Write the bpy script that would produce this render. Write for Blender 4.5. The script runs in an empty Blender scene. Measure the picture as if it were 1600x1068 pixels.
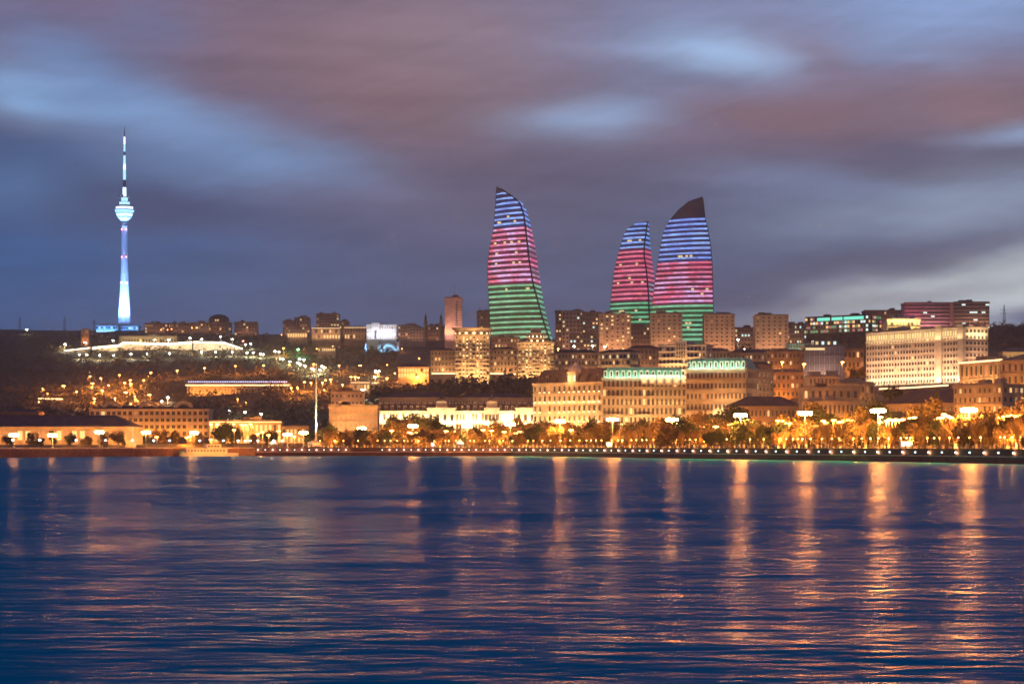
import bpy, math, random
from mathutils import Vector, noise
rnd = random.Random(7)
sc = bpy.context.scene
F, HZ, CH = 3500.0, 696.0, 6.0          # focal length in photo pixels, horizon row, camera height

def P(px, py, Y): return Vector(((px-800)/F*Y, Y, CH+(HZ-py)/F*Y))
def lin(c):
    return tuple(((v/255)/12.92 if v/255 <= .04045 else (((v/255)+.055)/1.055)**2.4) for v in c)
def interp(x, tab):
    if x <= tab[0][0]: return tab[0][1]
    for (a, b), (c, d) in zip(tab, tab[1:]):
        if x <= c: return b+(d-b)*(x-a)/(c-a)
    return tab[-1][1]

# ------------------------------------------------------------------ materials
def mat(name, col, rough=.8, spec=.3, var=.25, scale=.15, emit=None, es=0, sample='NONE', metal=0, bump=0, col2=None):
    m = bpy.data.materials.new(name); m.use_nodes = True
    nt = m.node_tree; b = nt.nodes['Principled BSDF']
    b.inputs['Roughness'].default_value = rough; b.inputs['Specular IOR Level'].default_value = spec
    b.inputs['Metallic'].default_value = metal
    if var:
        tc = nt.nodes.new('ShaderNodeTexCoord'); n = nt.nodes.new('ShaderNodeTexNoise')
        n.inputs['Scale'].default_value = scale; n.inputs['Detail'].default_value = 5
        r = nt.nodes.new('ShaderNodeMix'); r.data_type = 'RGBA'
        nt.links.new(tc.outputs['Object'], n.inputs['Vector'])
        mr = nt.nodes.new('ShaderNodeMapRange'); mr.inputs[1].default_value = .3; mr.inputs[2].default_value = .7
        nt.links.new(n.outputs['Fac'], mr.inputs[0]); nt.links.new(mr.outputs[0], r.inputs[0])
        c2 = col2 or tuple(v*(1-var) for v in col); c1 = col if col2 else tuple(min(1, v*(1+var)) for v in col)
        r.inputs[6].default_value = (*c1, 1); r.inputs[7].default_value = (*c2, 1)
        nt.links.new(r.outputs[2], b.inputs['Base Color'])
        if bump:
            bp = nt.nodes.new('ShaderNodeBump'); bp.inputs['Strength'].default_value = bump; bp.inputs['Distance'].default_value = 1
            nt.links.new(n.outputs['Fac'], bp.inputs['Height']); nt.links.new(bp.outputs[0], b.inputs['Normal'])
    else: b.inputs['Base Color'].default_value = (*col, 1)
    if emit:
        b.inputs['Emission Color'].default_value = (*emit, 1); b.inputs['Emission Strength'].default_value = es
        m.cycles.emission_sampling = sample
    return m
SOD = (1, .34, .05); WRM = (1, .52, .19); WHT = (.9, 1, .85); COOL = (.55, .75, 1)
M = dict(
 stone=mat('stone', (.42, .34, .24), bump=.1), cream=mat('cream', (.5, .42, .3), bump=.1), pale=mat('pale', (.62, .55, .45)),
 brown=mat('brown', (.30, .19, .135)), tan=mat('tan', (.36, .26, .18)), grey=mat('grey', (.28, .27, .26)), dark=mat('dark', (.09, .08, .08)),
 white=mat('white', (.8, .8, .8), var=.05), pink=mat('pinkstone', (.45, .3, .27)), concrete=mat('concrete', (.34, .32, .3)),
 roof=mat('roof', (.10, .075, .075), rough=.85, spec=.15), roofp=mat('roof_slate', (.15, .11, .11), rough=.85, spec=.15), tin=mat('tin', (.3, .32, .36), rough=.4),
 rgreen=mat('green_lit_roof', (.25, .5, .38), rough=.55, scale=.4), glass=mat('glass', (.02, .022, .025), rough=.12, spec=.6, var=0),  # rgreen: mottled green stands in for spots of green-white floodlight
 bluglass=mat('bluglass', (.16, .15, .17), rough=.15, spec=.8, var=.2), metal=mat('metal', (.25, .25, .27), rough=.45, metal=.7, var=.1),
 steel=mat('steel', (.5, .52, .55), rough=.5, var=.1), frame=mat('frame', (.5, .42, .32), var=0),
 lamp_o=mat('lamp_sodium', (.8, .5, .2), emit=(1, .42, .10), es=260, var=0), lamp_s=mat('lamp_small', (.8, .5, .2), emit=(1, .42, .11), es=14, var=0),
 lamp_w=mat('lamp_white', (.8, .8, .8), emit=(.95, 1, .8), es=60, var=0), lamp_g=mat('lamp_green', (.8, .8, .8), emit=(.3, 1, .35), es=50, var=0),
 lamp_r=mat('lamp_red', (.8, .2, .2), emit=(1, .15, .12), es=25, var=0), lamp_c=mat('lamp_cool', (.8, .8, .8), emit=(.75, .95, 1), es=3, var=0),
 dot_w=mat('dot_warm', (.8, .6, .4), emit=(1, .66, .32), es=7, var=0), strip_w=mat('strip_warm', (.8, .6, .4), emit=(1, .62, .28), es=3.2, var=0),
 strip_p=mat('strip_pale', (.8, .8, .7), emit=(1, .86, .62), es=5, var=0), strip_v=mat('strip_violet', (.8, .8, .8), emit=(.55, .6, 1), es=1.6, var=0),
 win_w=mat('window_warm', (.3, .2, .1), emit=(1, .56, .22), es=1.3, var=0), win_y=mat('window_yellow', (.3, .3, .1), emit=(1, .74, .36), es=.9, var=0),
 win_c=mat('window_cool', (.3, .3, .3), emit=(.7, 1, .9), es=1.2, var=0), win_m=mat('window_multi', (.3, .3, .3), emit=(.1, .55, .25), es=.5, var=0),
 win_q=mat('window_dim', (.2, .12, .06), emit=(1, .5, .2), es=.38, var=0), win_p=mat('window_pink', (.3, .3, .3), emit=(.9, .12, .3), es=.5, var=0),
 teal=mat('teal', (.2, .5, .4), emit=(.18, .85, .62), es=1.1, var=0), leaf=mat('leaf', (.115, .08, .03), rough=.7, var=.5, scale=.35),
 leaf2=mat('leaf_olive', (.155, .10, .036), rough=.7, var=.4, scale=.3), leaf3=mat('leaf_dark', (.035, .05, .022), rough=.7, var=.4, scale=.3),
 scrub=mat('scrub', (.13, .095, .05), rough=.8, var=.4, scale=.05), leaf4=mat('leaf_pale', (.24, .15, .06), rough=.7, var=.35, scale=.5), bark=mat('bark', (.12, .09, .06), rough=.9, bump=.3),
 pave=mat('pave', (.3, .26, .22), scale=.3), quay=mat('quay', (.5, .25, .13), scale=.4, bump=.3), wallred=mat('wall_red', (.16, .07, .05), scale=.3),
 ledge=mat('ledge', (.75, .5, .34), scale=.5), soil=mat('soil', (.16, .11, .065), col2=(.09, .075, .04), scale=.02, bump=.3),  # ledge: paler orange put in for lamplight on its upper face
 shipw=mat('ship_white', (.6, .52, .45), var=.08), shipg=mat('ship_green', (.08, .2, .14), var=.1), road=mat('road', (.05, .05, .05)),
)

# ------------------------------------------------------------------ mesh builder
class MB:
    def __init__(s): s.v = []; s.f = []; s.m = []; s.mats = []
    def mi(s, m):
        if m not in s.mats: s.mats.append(m)
        return s.mats.index(m)
    def poly(s, pts, faces, m):
        o = len(s.v); s.v += [tuple(p) for p in pts]; i = s.mi(m)
        for f in faces: s.f.append(tuple(o+k for k in f)); s.m.append(i)
    def box(s, x0, x1, y0, y1, z0, z1, m, top=1.0):
        cx, cy = (x0+x1)/2, (y0+y1)/2
        p = [(x, y, z0) for x, y in ((x0, y0), (x1, y0), (x1, y1), (x0, y1))]
        p += [(cx+(x-cx)*top, cy+(y-cy)*top, z1) for x, y in ((x0, y0), (x1, y0), (x1, y1), (x0, y1))]
        s.poly(p, [(3, 2, 1, 0), (4, 5, 6, 7), (0, 1, 5, 4), (1, 2, 6, 5), (2, 3, 7, 6), (3, 0, 4, 7)], m)
    def lathe(s, cx, cy, prof, m, n=16, sx=1, sy=1, a0=0, closed=True):
        pts = []
        for r, z in prof:
            for k in range(n):
                a = a0+2*math.pi*k/n; pts.append((cx+r*sx*math.cos(a), cy+r*sy*math.sin(a), z))
        fs = []
        for j in range(len(prof)-1):
            for k in range(n):
                k2 = (k+1) % n; fs.append((j*n+k, j*n+k2, (j+1)*n+k2, (j+1)*n+k))
        if closed: fs.append(tuple(range(n-1, -1, -1))); fs.append(tuple((len(prof)-1)*n+k for k in range(n)))
        s.poly(pts, fs, m)
    def tube(s, a, b, r0, r1, m, n=6):
        a, b = Vector(a), Vector(b); d = (b-a).normalized()
        u = d.orthogonal().normalized(); w = d.cross(u)
        pts = []
        for c, r in ((a, r0), (b, r1)):
            for k in range(n):
                t = 2*math.pi*k/n; pts.append(c+u*r*math.cos(t)+w*r*math.sin(t))
        s.poly(pts, [(k, (k+1) % n, n+(k+1) % n, n+k) for k in range(n)]+[tuple(range(n-1, -1, -1)), tuple(range(n, 2*n))], m)
    def mesh(s, name):
        me = bpy.data.meshes.new(name); me.from_pydata(s.v, [], s.f)
        for m in s.mats: me.materials.append(M[m] if isinstance(m, str) else m)
        me.polygons.foreach_set('material_index', s.m); me.update(); return me
    def build(s, name, parent=None, **k): return obj(name, s.mesh(name), parent, **k)
COL = sc.collection
def obj(name, data, parent=None, loc=None, rz=0, label=None, cat=None, group=None, kind=None):
    o = bpy.data.objects.new(name, data); COL.objects.link(o)
    if parent is not None: o.parent = parent
    if loc is not None: o.location = loc
    if rz: o.rotation_euler = (0, 0, rz)
    if label: o['label'] = label
    if cat: o['category'] = cat
    if group: o['group'] = group
    if kind: o['kind'] = kind
    return o
def point(parent, loc, W, col, r=.5):
    l = bpy.data.lights.new('lamp_light', 'POINT'); l.energy = W; l.color = col; l.shadow_soft_size = r
    return obj('lamp_light', l, parent, loc)
def area(parent, loc, tgt, sx, sy, W, col, spread=150):
    l = bpy.data.lights.new('floodlight', 'AREA'); l.shape = 'RECTANGLE'; l.size = sx; l.size_y = sy; l.energy = W; l.color = col
    l.spread = math.radians(spread)
    o = obj('floodlight', l, parent, loc)
    d = (Vector(tgt)-Vector(loc)); o.rotation_euler = d.to_track_quat('-Z', 'Y').to_euler(); return o

# ------------------------------------------------------------------ shore and terrain
SH = [(-1500, 960), (-300, 1060), (0, 1123), (280, 1290), (395, 1312), (800, 1306), (1000, 1105), (1200, 955), (1600, 724), (2200, 520), (3100, 350)]
def shY(px): return interp(px, SH)
TPX = [-300, 0, 200, 400, 560, 700, 850, 1000, 1200, 1350, 1500, 1650, 1900]
TROW = [(1350, [694]*8+[690, 642, 628, 622, 622]), (1500, [692, 692, 692, 692, 692, 691, 690, 688, 680, 622, 604, 596, 590]),
 (1700, [668, 668, 664, 660, 660, 652, 650, 645, 640, 600, 588, 575, 575]), (1950, [642, 642, 638, 635, 630, 608, 603, 596, 600, 584, 562, 552, 550]),
 (2200, [615, 615, 614, 614, 605, 588, 583, 578, 578, 558, 538, 532, 530]), (2500, [590, 588, 582, 580, 575, 562, 553, 550, 552, 536, 516, 514, 512]),
 (2900, [556, 552, 547, 545, 545, 540, 540, 534, 534, 524, 512, 512, 512]), (3500, [515, 515, 516, 522, 526, 528, 530, 530, 530, 522, 516, 516, 516]),
 (4200, [530, 530, 530, 535, 540, 545, 545, 545, 545, 540, 535, 535, 535]), (6500, [640]*13), (12000, [690]*13)]
def terr(X, Y):
    px = 800+F*X/max(Y, 100)
    if Y <= 1200: return 5.0
    def row(r): return CH+(HZ-interp(px, list(zip(TPX, r[1]))))/F*r[0]
    prev = (1200, 5.0 if px < 1300 else 5+min(12, (px-1300)*.08))
    if Y < 1350: z = prev[1]+(row(TROW[0])-prev[1])*(Y-1200)/150
    else:
        z = row(TROW[-1])
        for a, b in zip(TROW, TROW[1:]):
            if Y <= b[0]:
                t = (Y-a[0])/(b[0]-a[0]); z = row(a)*(1-t)+row(b)*t; break
    k = min(1, max(0, (Y-1650)/400))
    return z+k*(noise.noise(Vector((X/90, Y/90, 0)))*5+noise.noise(Vector((X/25, Y/25, 3)))*1.6)

m = MB(); cols = [-1500+50*i for i in range(93)]
rows_e = [1.5, 8, 40, 90]; rows_Y = [1420, 1500]+[1560+60*i for i in range(34)]+[3700, 3900, 4200, 4700]
grid = []
for e in rows_e: grid.append([((px-800)/F*(shY(px)+e), shY(px)+e) for px in cols])
for k_, Y in enumerate((1120, 1160, 1200, 1240, 1280, 1320, 1360)): grid.append([((px-800)/F*max(Y, shY(px)+92+k_*2), max(Y, shY(px)+92+k_*2)) for px in cols])
for Y in rows_Y: grid.append([((px-800)/F*Y, Y) for px in cols])
n = len(cols); pts = [(x, y, terr(x, y) if j > 3 else 5.0) for j, r in enumerate(grid) for (x, y) in r]
m.poly(pts, [(j*n+i, j*n+i+1, (j+1)*n+i+1, (j+1)*n+i) for j in range(len(grid)-1) for i in range(n-1)], 'soil')
o = m.build('hill', kind='structure')
for p in o.data.polygons: p.use_smooth = True

def shore_pt(px, e=0, z=0):
    Y = shY(px)+e; return Vector(((px-800)/F*Y, Y, z))
def strip(name, pxs, prof, m_, parent=None, **k):
    """sweep a profile [(offset inland, z)] along the shore"""
    mb = MB(); pts = []; q = len(prof)
    for px in pxs:
        for e, z in prof: pts.append(shore_pt(px, e, z))
    mb.poly(pts, [(i*q+j, (i+1)*q+j, (i+1)*q+j+1, i*q+j+1) for i in range(len(pxs)-1) for j in range(q-1)], m_)
    return mb.build(name, parent, **k)
pr = [400+20*i for i in range(61)]+[1700, 1900, 2200, 2600, 3100]
strip('promenade', pr, [(0, 5.03), (0.1, 5.04), (34, 5.04)], 'pave', kind='structure')
strip('road', pr, [(70, 5.03), (70.1, 5.05), (88, 5.05)], 'road', kind='structure')
# sea wall of the promenade
w = obj('sea_wall', None, label='long dark red stepped sea wall under the lamp-lit promenade', cat='sea wall', loc=(0, 0, 0))
strip('wall_face', pr, [(0, 5.02), (-.6, 5.02), (-.6, 4.7), (-.1, 4.6), (-.1, 2.6)], 'wallred', w)
strip('ledge', pr, [(-.1, 2.6), (-2.4, 2.6), (-2.4, 2.15)], 'ledge', w)
strip('lower_wall', pr, [(-2.4, 2.15), (-1.6, 2.1), (-1.6, -1)], 'wallred', w)
pq = [-1500, -1000, -600, -300]+[-100+20*i for i in range(25)]+[396]
q = obj('quay', None, label='brown piled quay wall at left with the moored boat', cat='quay', loc=(0, 0, 0))
strip('coping', pq, [(2, 5.05), (-1, 5.05), (-1, 4.45)], 'ledge', q)
strip('wall_face', pq, [(-1, 4.45), (-.6, 4.4), (-.6, -1)], 'quay', q)
mb = MB()
for i in range(250):
    px = -100+i*2; p = shore_pt(px, -1.0, 0)
    mb.box(p.x-.28, p.x+.28, p.y-.3, p.y+.3, -1, 4.3, 'quay')
mb.build('pile', q, kind='stuff')
strip('paving', pq, [(2, 5.045), (40, 5.045)], 'pave', q)
# end return of the quay
mb = MB(); a = shore_pt(396, -1, 0); mb.box(a.x-.5, a.x+.5, a.y, a.y+8, -1, 5.0, 'quay'); mb.build('end_wall', q)

# water
mb = MB(); mb.poly([(-3300, -400, 0), (3300, -400, 0), (3300, 1420, 0), (-3300, 1420, 0)], [(0, 1, 2, 3)], 'glass')
wo = mb.build('water', kind='structure')
wm = bpy.data.materials.new('water'); wm.use_nodes = True; nt = wm.node_tree; b = nt.nodes['Principled BSDF']
wo.data.materials[0] = wm
b.inputs['Base Color'].default_value = (.002, .115, .27, 1)
b.inputs['IOR'].default_value = 1.27; b.inputs['Specular IOR Level'].default_value = .24
tc = nt.nodes.new('ShaderNodeTexCoord')
def wn(scale, sx, sy, det, rot=0, dist=0):
    mp = nt.nodes.new('ShaderNodeMapping'); mp.inputs['Scale'].default_value = (sx, sy, 1); mp.inputs['Rotation'].default_value[2] = rot
    nt.links.new(tc.outputs['Object'], mp.inputs[0]); nn = nt.nodes.new('ShaderNodeTexNoise')
    nn.inputs['Scale'].default_value = scale; nn.inputs['Detail'].default_value = det; nn.inputs['Distortion'].default_value = dist
    nt.links.new(mp.outputs[0], nn.inputs['Vector']); return nn.outputs['Fac']
def mth(op, a_, b_=None):
    x = nt.nodes.new('ShaderNodeMath'); x.operation = op
    for i, v in enumerate((a_, b_)):
        if v is None: continue
        if isinstance(v, (int, float)): x.inputs[i].default_value = v
        else: nt.links.new(v, x.inputs[i])
    return x.outputs[0]
h1 = mth('MULTIPLY', wn(1, .30, .62, 1.5, .12, .6), .33)
h2 = mth('MULTIPLY', wn(1, .045, .085, 3, -.1, .5), .9)
h3 = mth('MULTIPLY', wn(1, 1.1, 1.9, 2, .3), .025)
h4 = mth('MULTIPLY', wn(1, .012, .022, 2, .2, .5), .8)
hh = mth('ADD', mth('ADD', h1, h2), mth('ADD', h3, h4))
bp = nt.nodes.new('ShaderNodeBump'); bp.inputs['Strength'].default_value = 1; bp.inputs['Distance'].default_value = 1.0
nt.links.new(hh, bp.inputs['Height']); 
gl = nt.nodes.new('ShaderNodeBsdfAnisotropic'); gl.inputs['Anisotropy'].default_value = -.4; nt.links.new(bp.outputs[0], gl.inputs['Normal'])
tg = nt.nodes.new('ShaderNodeCombineXYZ'); tg.inputs[0].default_value = 1; nt.links.new(tg.outputs[0], gl.inputs['Tangent'])
df = nt.nodes.new('ShaderNodeBsdfDiffuse'); df.inputs[0].default_value = (.0003, .38, .50, 1); nt.links.new(bp.outputs[0], df.inputs['Normal'])
fr_ = nt.nodes.new('ShaderNodeFresnel'); fr_.inputs[0].default_value = 1.05; nt.links.new(bp.outputs[0], fr_.inputs['Normal'])
mxs = nt.nodes.new('ShaderNodeMixShader'); rp = nt.nodes.new('ShaderNodeMapRange'); rp.inputs[1].default_value = .43; rp.inputs[2].default_value = .58; rp.inputs[3].default_value = .2; rp.inputs[4].default_value = 2.3
nt.links.new(mth('ADD', mth('ADD', mth('MULTIPLY', wn(1, .16, .42, 3, .05, .4), .3), mth('MULTIPLY', wn(1, .03, .09, 3, -.05, .6), .25)), mth('ADD', mth('MULTIPLY', wn(1, .022, .03, 4, .04, .3), .25), mth('MULTIPLY', wn(1, .011, .009, 4, -.03, .3), .2))), rp.inputs[0])   # ruffled and smooth patches
nt.links.new(mth('MULTIPLY', mth('ADD', mth('MULTIPLY', mth('POWER', fr_.outputs[0], 1.7), .20), .001), rp.outputs[0]), mxs.inputs[0])
nt.links.new(df.outputs[0], mxs.inputs[1]); nt.links.new(gl.outputs[0], mxs.inputs[2]); nt.links.new(mxs.outputs[0], nt.nodes['Material Output'].inputs[0]); nt.nodes.remove(b)
rg = nt.nodes.new('ShaderNodeMapRange'); rg.inputs[1].default_value = .35; rg.inputs[2].default_value = .65
rg.inputs[3].default_value = .19; rg.inputs[4].default_value = .28
nt.links.new(wn(1, .006, .02, 4, .1, .8), rg.inputs[0]); nt.links.new(rg.outputs[0], gl.inputs['Roughness'])

# ------------------------------------------------------------------ buildings
WC = {}
def winmesh(w, h, kind):
    k = (round(w, 1), round(h, 1), kind)
    if k not in WC:
        mb = MB(); w, h = k[0], k[1]; t = .16
        mb.box(-w/2, w/2, -.06, .05, 0, h, kind)
        mb.box(-w/2-t, -w/2, -.2, .04, -t, h+t, 'frame'); mb.box(w/2, w/2+t, -.2, .04, -t, h+t, 'frame')
        mb.box(-w/2, w/2, -.3, .04, -t, 0, 'frame'); mb.box(-w/2, w/2, -.2, .04, h, h+t, 'frame')
        mb.box(-.05, .05, -.1, -.055, 0, h, 'frame')
        WC[k] = (mb.mesh('window'), mb)
    return WC[k]
def windows(root, specs, budget=100):
    """specs: (x, y, z, rz, w, h, kind); first `budget` as parts, the rest as one"""
    rest = MB()
    for i, (x, y, z, rz, w, h, kd) in enumerate(specs):
        me, mbs = winmesh(w, h, kd)
        if i < budget: obj('window', me, root, (x, y, z), rz)
        else:
            c, s_ = math.cos(rz), math.sin(rz); o_ = len(rest.v)
            rest.v += [(x+a*c-b_*s_, y+a*s_+b_*c, z+d) for a, b_, d in mbs.v]
            for f, mi in zip(mbs.f, mbs.m): rest.f.append(tuple(o_+q_ for q_ in f)); rest.m.append(rest.mi(mbs.mats[mi]))
    if rest.f: rest.build('window', root, kind='stuff')
def hip(mb, x0, x1, y0, y1, z, h, m_, r=.3):
    d = min(x1-x0, y1-y0)*r
    mb.box(x0, x1, y0, y1, z, z+.25, m_)
    p = [(x0, y0, z+.25), (x1, y0, z+.25), (x1, y1, z+.25), (x0, y1, z+.25), (x0+d, y0+d, z+h), (x1-d, y0+d, z+h), (x1-d, y1-d, z+h), (x0+d, y1-d, z+h)]
    mb.poly(p, [(4, 5, 6, 7), (0, 1, 5, 4), (1, 2, 6, 5), (2, 3, 7, 6), (3, 0, 4, 7)], m_)

def bld(name, label, px0, px1, yt, yb, Y, depth=18, wall='tan', floors=5, bays=8, roof='flat', roofh=3, roofm='roof', ww=.45, wh=.5,
        lit=.06, litm=('win_w', 'win_y', 'win_q', 'win_q'), flood=0, fcol=WRM, cornice=1, ledges=(), ledgem=None, dots=0, dotrow=None, pil=0, cat='building', group=None,
        balc=None, sides=True, ground=0, unl='glass', nofrontrow=(), fdist=7, topflood=0, chim=0, plant=0, wside=None, tiers=()):
    YL, YR = Y if isinstance(Y, tuple) else (Y, Y)
    A = Vector(((px0-800)/F*YL, YL)); B = Vector(((px1-800)/F*YR, YR))
    c = (A+B)/2; w = (B-A).length; rz = math.atan2(B.y-A.y, B.x-A.x); Ym = c.y
    z0 = CH+(HZ-yb)/F*Ym; h = (yb-yt)/F*Ym
    root = obj(name, None, None, (c.x, c.y, z0), rz, label, cat, group); x0, x1 = -w/2, w/2
    mb = MB(); mb.box(x0, x1, 0, depth, -14, h, wall)
    fh = (h-ground)/floors
    if pil:
        for i in range(bays+1):
            if i % pil == 0:
                x = x0+w*i/bays; mb.box(max(x0, x-.45), min(x1, x+.45), -.45, -.001, -14, h-.1, wall)
    mb.build('wall', root)
    if cornice:
        mb = MB(); mb.box(x0-.6, x1+.6, -.7, depth+.6, h, h+.7, wall); mb.box(x0-.35, x1+.35, -.4, depth+.3, h-.6, h-.001, wall); mb.build('cornice', root)
    top = h+.7 if cornice else h
    if roof == 'hip':
        mb = MB(); hip(mb, x0-.3, x1+.3, -.3, depth+.3, top+.003, roofh, roofm, .4); mb.build('roof', root)
    elif roof == 'mansard':
        mb = MB(); hip(mb, x0+.2, x1-.2, .2, depth-.2, top+.003, roofh, roofm, .14); mb.build('roof', root)
        nd = max(2, int(bays*(.75 if roofm == 'rgreen' else .5)))
        for i in range(nd):
            x = x0+w*(i+.5)/nd; mb = MB(); mb.box(x-.95, x+.95, -.1, 3.4, top+.27, top+min(4.6, roofh*.7), 'pale' if roofm == 'rgreen' else roofm)
            mb.box(x-1.15, x+1.15, -.35, 3.4, top+min(4.6, roofh*.7)+.003, top+min(4.6, roofh*.7)+.35, roofm); dd = mb.build('dormer', root)
            mb = MB(); mb.box(x-.6, x+.6, -.16, -.101, top+.7, top+min(4.1, roofh*.6), unl); mb.build('dormer_window', dd)
    elif roof == 'flat':
        mb = MB(); mb.box(x0+.2, x1-.2, .2, depth-.2, top+.003, top+.35, roofm)
        mb.box(x0, x1, 0, .35, top+.36, top+.9, wall)
        mb.build('roof', root)
        rs = random.Random(int(px0*7+yt))
        for i in range(plant if plant else (3 if w > 40 else 2 if w > 18 else 0)):
            x = x0+w*rs.uniform(.2, .8); q_ = rs.uniform(2, 4); mb = MB(); mb.box(x-q_, x+q_, 4, 4+2*q_, top+.36, top+.36+rs.uniform(2, 3.2), wall); mb.build('plant_room', root)
            mb = MB(); mb.tube((x, 5, top+2), (x, 5, top+rs.uniform(5, 8)), .12, .06, 'metal'); mb.build('aerial', root)
    for i in range(chim):
        mb = MB(); x = x0+w*(i+.5)/chim; mb.box(x-.6, x+.6, depth*.4, depth*.4+1.4, top+.3, top+roofh+1.3, 'pale'); mb.build('chimney', root)
    specs = []; pw = w/bays
    def pick(): return rnd.choice(litm) if rnd.random() < (lit*1.7 if 'win_q' in litm else lit) else unl
    for f in range(floors):
        if f in nofrontrow: continue
        z = ground+fh*f+fh*(1-wh)/2
        for i in range(bays):
            specs.append((x0+pw*(i+.5), -.06, z, 0, pw*ww, fh*wh, pick()))
    if sides and abs(rz) > .04:
        nb = wside or max(1, int(depth/pw)); sx, srz = (x1, math.pi/2) if rz < 0 else (x0, -math.pi/2)
        for f in range(floors):
            for i in range(nb):
                specs.append((sx+(.06 if rz < 0 else -.06), depth*(i+.5)/nb, ground+fh*f+fh*(1-wh)/2, srz, depth/nb*ww, fh*wh, pick()))
    rnd.shuffle(specs); windows(root, specs)
    for j, f in enumerate(ledges):
        z = ground+fh*f; mb = MB(); mb.box(x0-.2, x1+.2, -.8 if ledgem else -.5, -.002, z-.25, z+.25, wall); mb.build('string_course', root)
        if ledgem:
            mb = MB(); mb.box(x0, x1, -.78, -.45, z+.26, z+.55, ledgem); mb.build('light_strip', root)
    if balc:
        for f in range(1, floors):
            for (a_, b_) in balc:
                z = ground+fh*f; xa, xb = x0+w*a_, x0+w*b_; mb = MB(); mb.box(xa, xb, -1.5, -.5, z-.2, z, wall); mb.box(xa, xb, -1.5, -1.4, z+.01, z+1, wall); mb.build('balcony', root)
    if dots:
        cnt = 0
        for f in (dotrow if dotrow is not None else range(floors)):
            z = ground+fh*f+fh*(1-wh)/2-.9
            for i in range(0, bays, dots):
                if cnt < 100 and rnd.random() < .85:
                    if 'wd' not in WC: q_ = MB(); q_.box(-.35, .35, -.7, -.1, 0, .35, 'dot_w'); WC['wd'] = q_.mesh('wall_lamp')
                    obj('wall_lamp', WC['wd'], root, (x0+pw*(i+.5), -.35, z)); cnt += 1
    if fcol is SOD and flood < .2: fcol = (1, .5, .24)
    if flood:
        lz = max(1.0, terr(c.x, c.y-fdist)-z0+1.0)
        W = 9*(2.3 if flood > .3 else 5.2)*flood*w*max(4, h-lz); fdist = max(fdist, (h-lz)*.3)
        area(root, (0, -fdist, lz), (0, 0, lz+(h-lz)*.6), w*.96, 1.2, W, fcol)  # on dim blocks this strip is added to stand in for amber street glow
    for t_ in tiers: area(root, (0, -1.6, h*t_), (0, -.1, h*t_+5), w*.97, .4, 9*.55*w*5*max(flood, .3)*2, fcol, 160)
    if topflood: area(root, (0, -2.5, h*.75), (0, .3, h), w*.96, .6, 9*topflood*w*5, fcol)
    return root, w, h, top
from mathutils import Matrix
def merge_into(root, other):
    inv = Matrix.LocRotScale(root.location, root.rotation_euler, None).inverted() @ Matrix.LocRotScale(other.location, other.rotation_euler, None)
    for ch in [o_ for o_ in COL.objects if o_.parent == other]: ch.parent = root; ch.matrix_parent_inverse = inv
    bpy.data.objects.remove(other)
# ---- left shore
bld('hotel', 'long pale hotel with three arched gables above its roof, behind the left quay', 140, 326, 640, 693, 1560, 22, 'cream', 5, 22, 'hip', 2, 'roof', .58, .5, .05, flood=.36, fcol=SOD, ledges=(4, 5), pil=4)
for gx in (175, 232, 287):
    pass
def gable(px, Y, z, w, h, label):
    r = obj('arched_gable', None, label=label, cat='gable', loc=((px-800)/F*Y, Y, z), group='arched gables on the left hotel')
    mb = MB(); N = 12; out = []; inn = []
    for k in range(N+1):
        a = math.pi*k/N; out.append((-w/2*math.cos(a), h*math.sin(a))); inn.append((-w*.32*math.cos(a), h*.62*math.sin(a)))
    pts = [(x, -1, z_) for x, z_ in out]+[(x, -1, z_) for x, z_ in inn]+[(x, 1, z_) for x, z_ in out]+[(x, 1, z_) for x, z_ in inn]; q_ = N+1
    fs = []
    for k in range(N):
        fs += [(k, k+1, q_+k+1, q_+k), (2*q_+k, 3*q_+k, 3*q_+k+1, 2*q_+k+1), (k, 2*q_+k, 2*q_+k+1, k+1), (q_+k, q_+k+1, 3*q_+k+1, 3*q_+k)]
    mb.poly(pts, fs, 'cream'); mb.box(-w*.55, w*.55, -1.2, 1.2, -.8, 0, 'cream'); mb.build('arch', r); area(r, (0, -5, 0), (0, -1, 4), w, .4, 1300, SOD)
for i, gx in enumerate((175, 232, 287)):
    gable(gx, 1565, 31.6, 14, 5.6, ('left', 'middle', 'right')[i]+' arched gable standing on the long pale hotel roof')
r, w, h, t = bld('terminal', 'low wide waterfront terminal with purple grey roof at far left', -60, 208, 668, 692, 1330, 34, 'cream', 1, 22, 'hip', 7, 'roofp', .6, .6, .5, litm=('win_q', 'win_w'), flood=.5, fcol=SOD, ledges=(), pil=2)
r2, *_ = bld('annex', 'small', 2, 60, 645, 664, 1352, 14, 'brown', 1, 6, 'hip', 2, 'roofp', flood=0, lit=0); merge_into(r, r2)
bld('arcade', 'low orange lit arcade with a row of roof lamps right of the pale hotel', 327, 440, 660, 693, 1500, 14, 'stone', 2, 16, 'flat', .4, 'tan', .5, .6, .5, litm=('win_w',), flood=.5, fcol=SOD, ledges=(2,), ledgem='strip_w')
bld('arcade', 'low lit arcade under trees left of the flagpole', 441, 482, 668, 693, 1480, 14, 'stone', 2, 7, 'flat', .4, 'tan', .5, .6, .5, litm=('win_w',), flood=.5, fcol=SOD)
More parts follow.
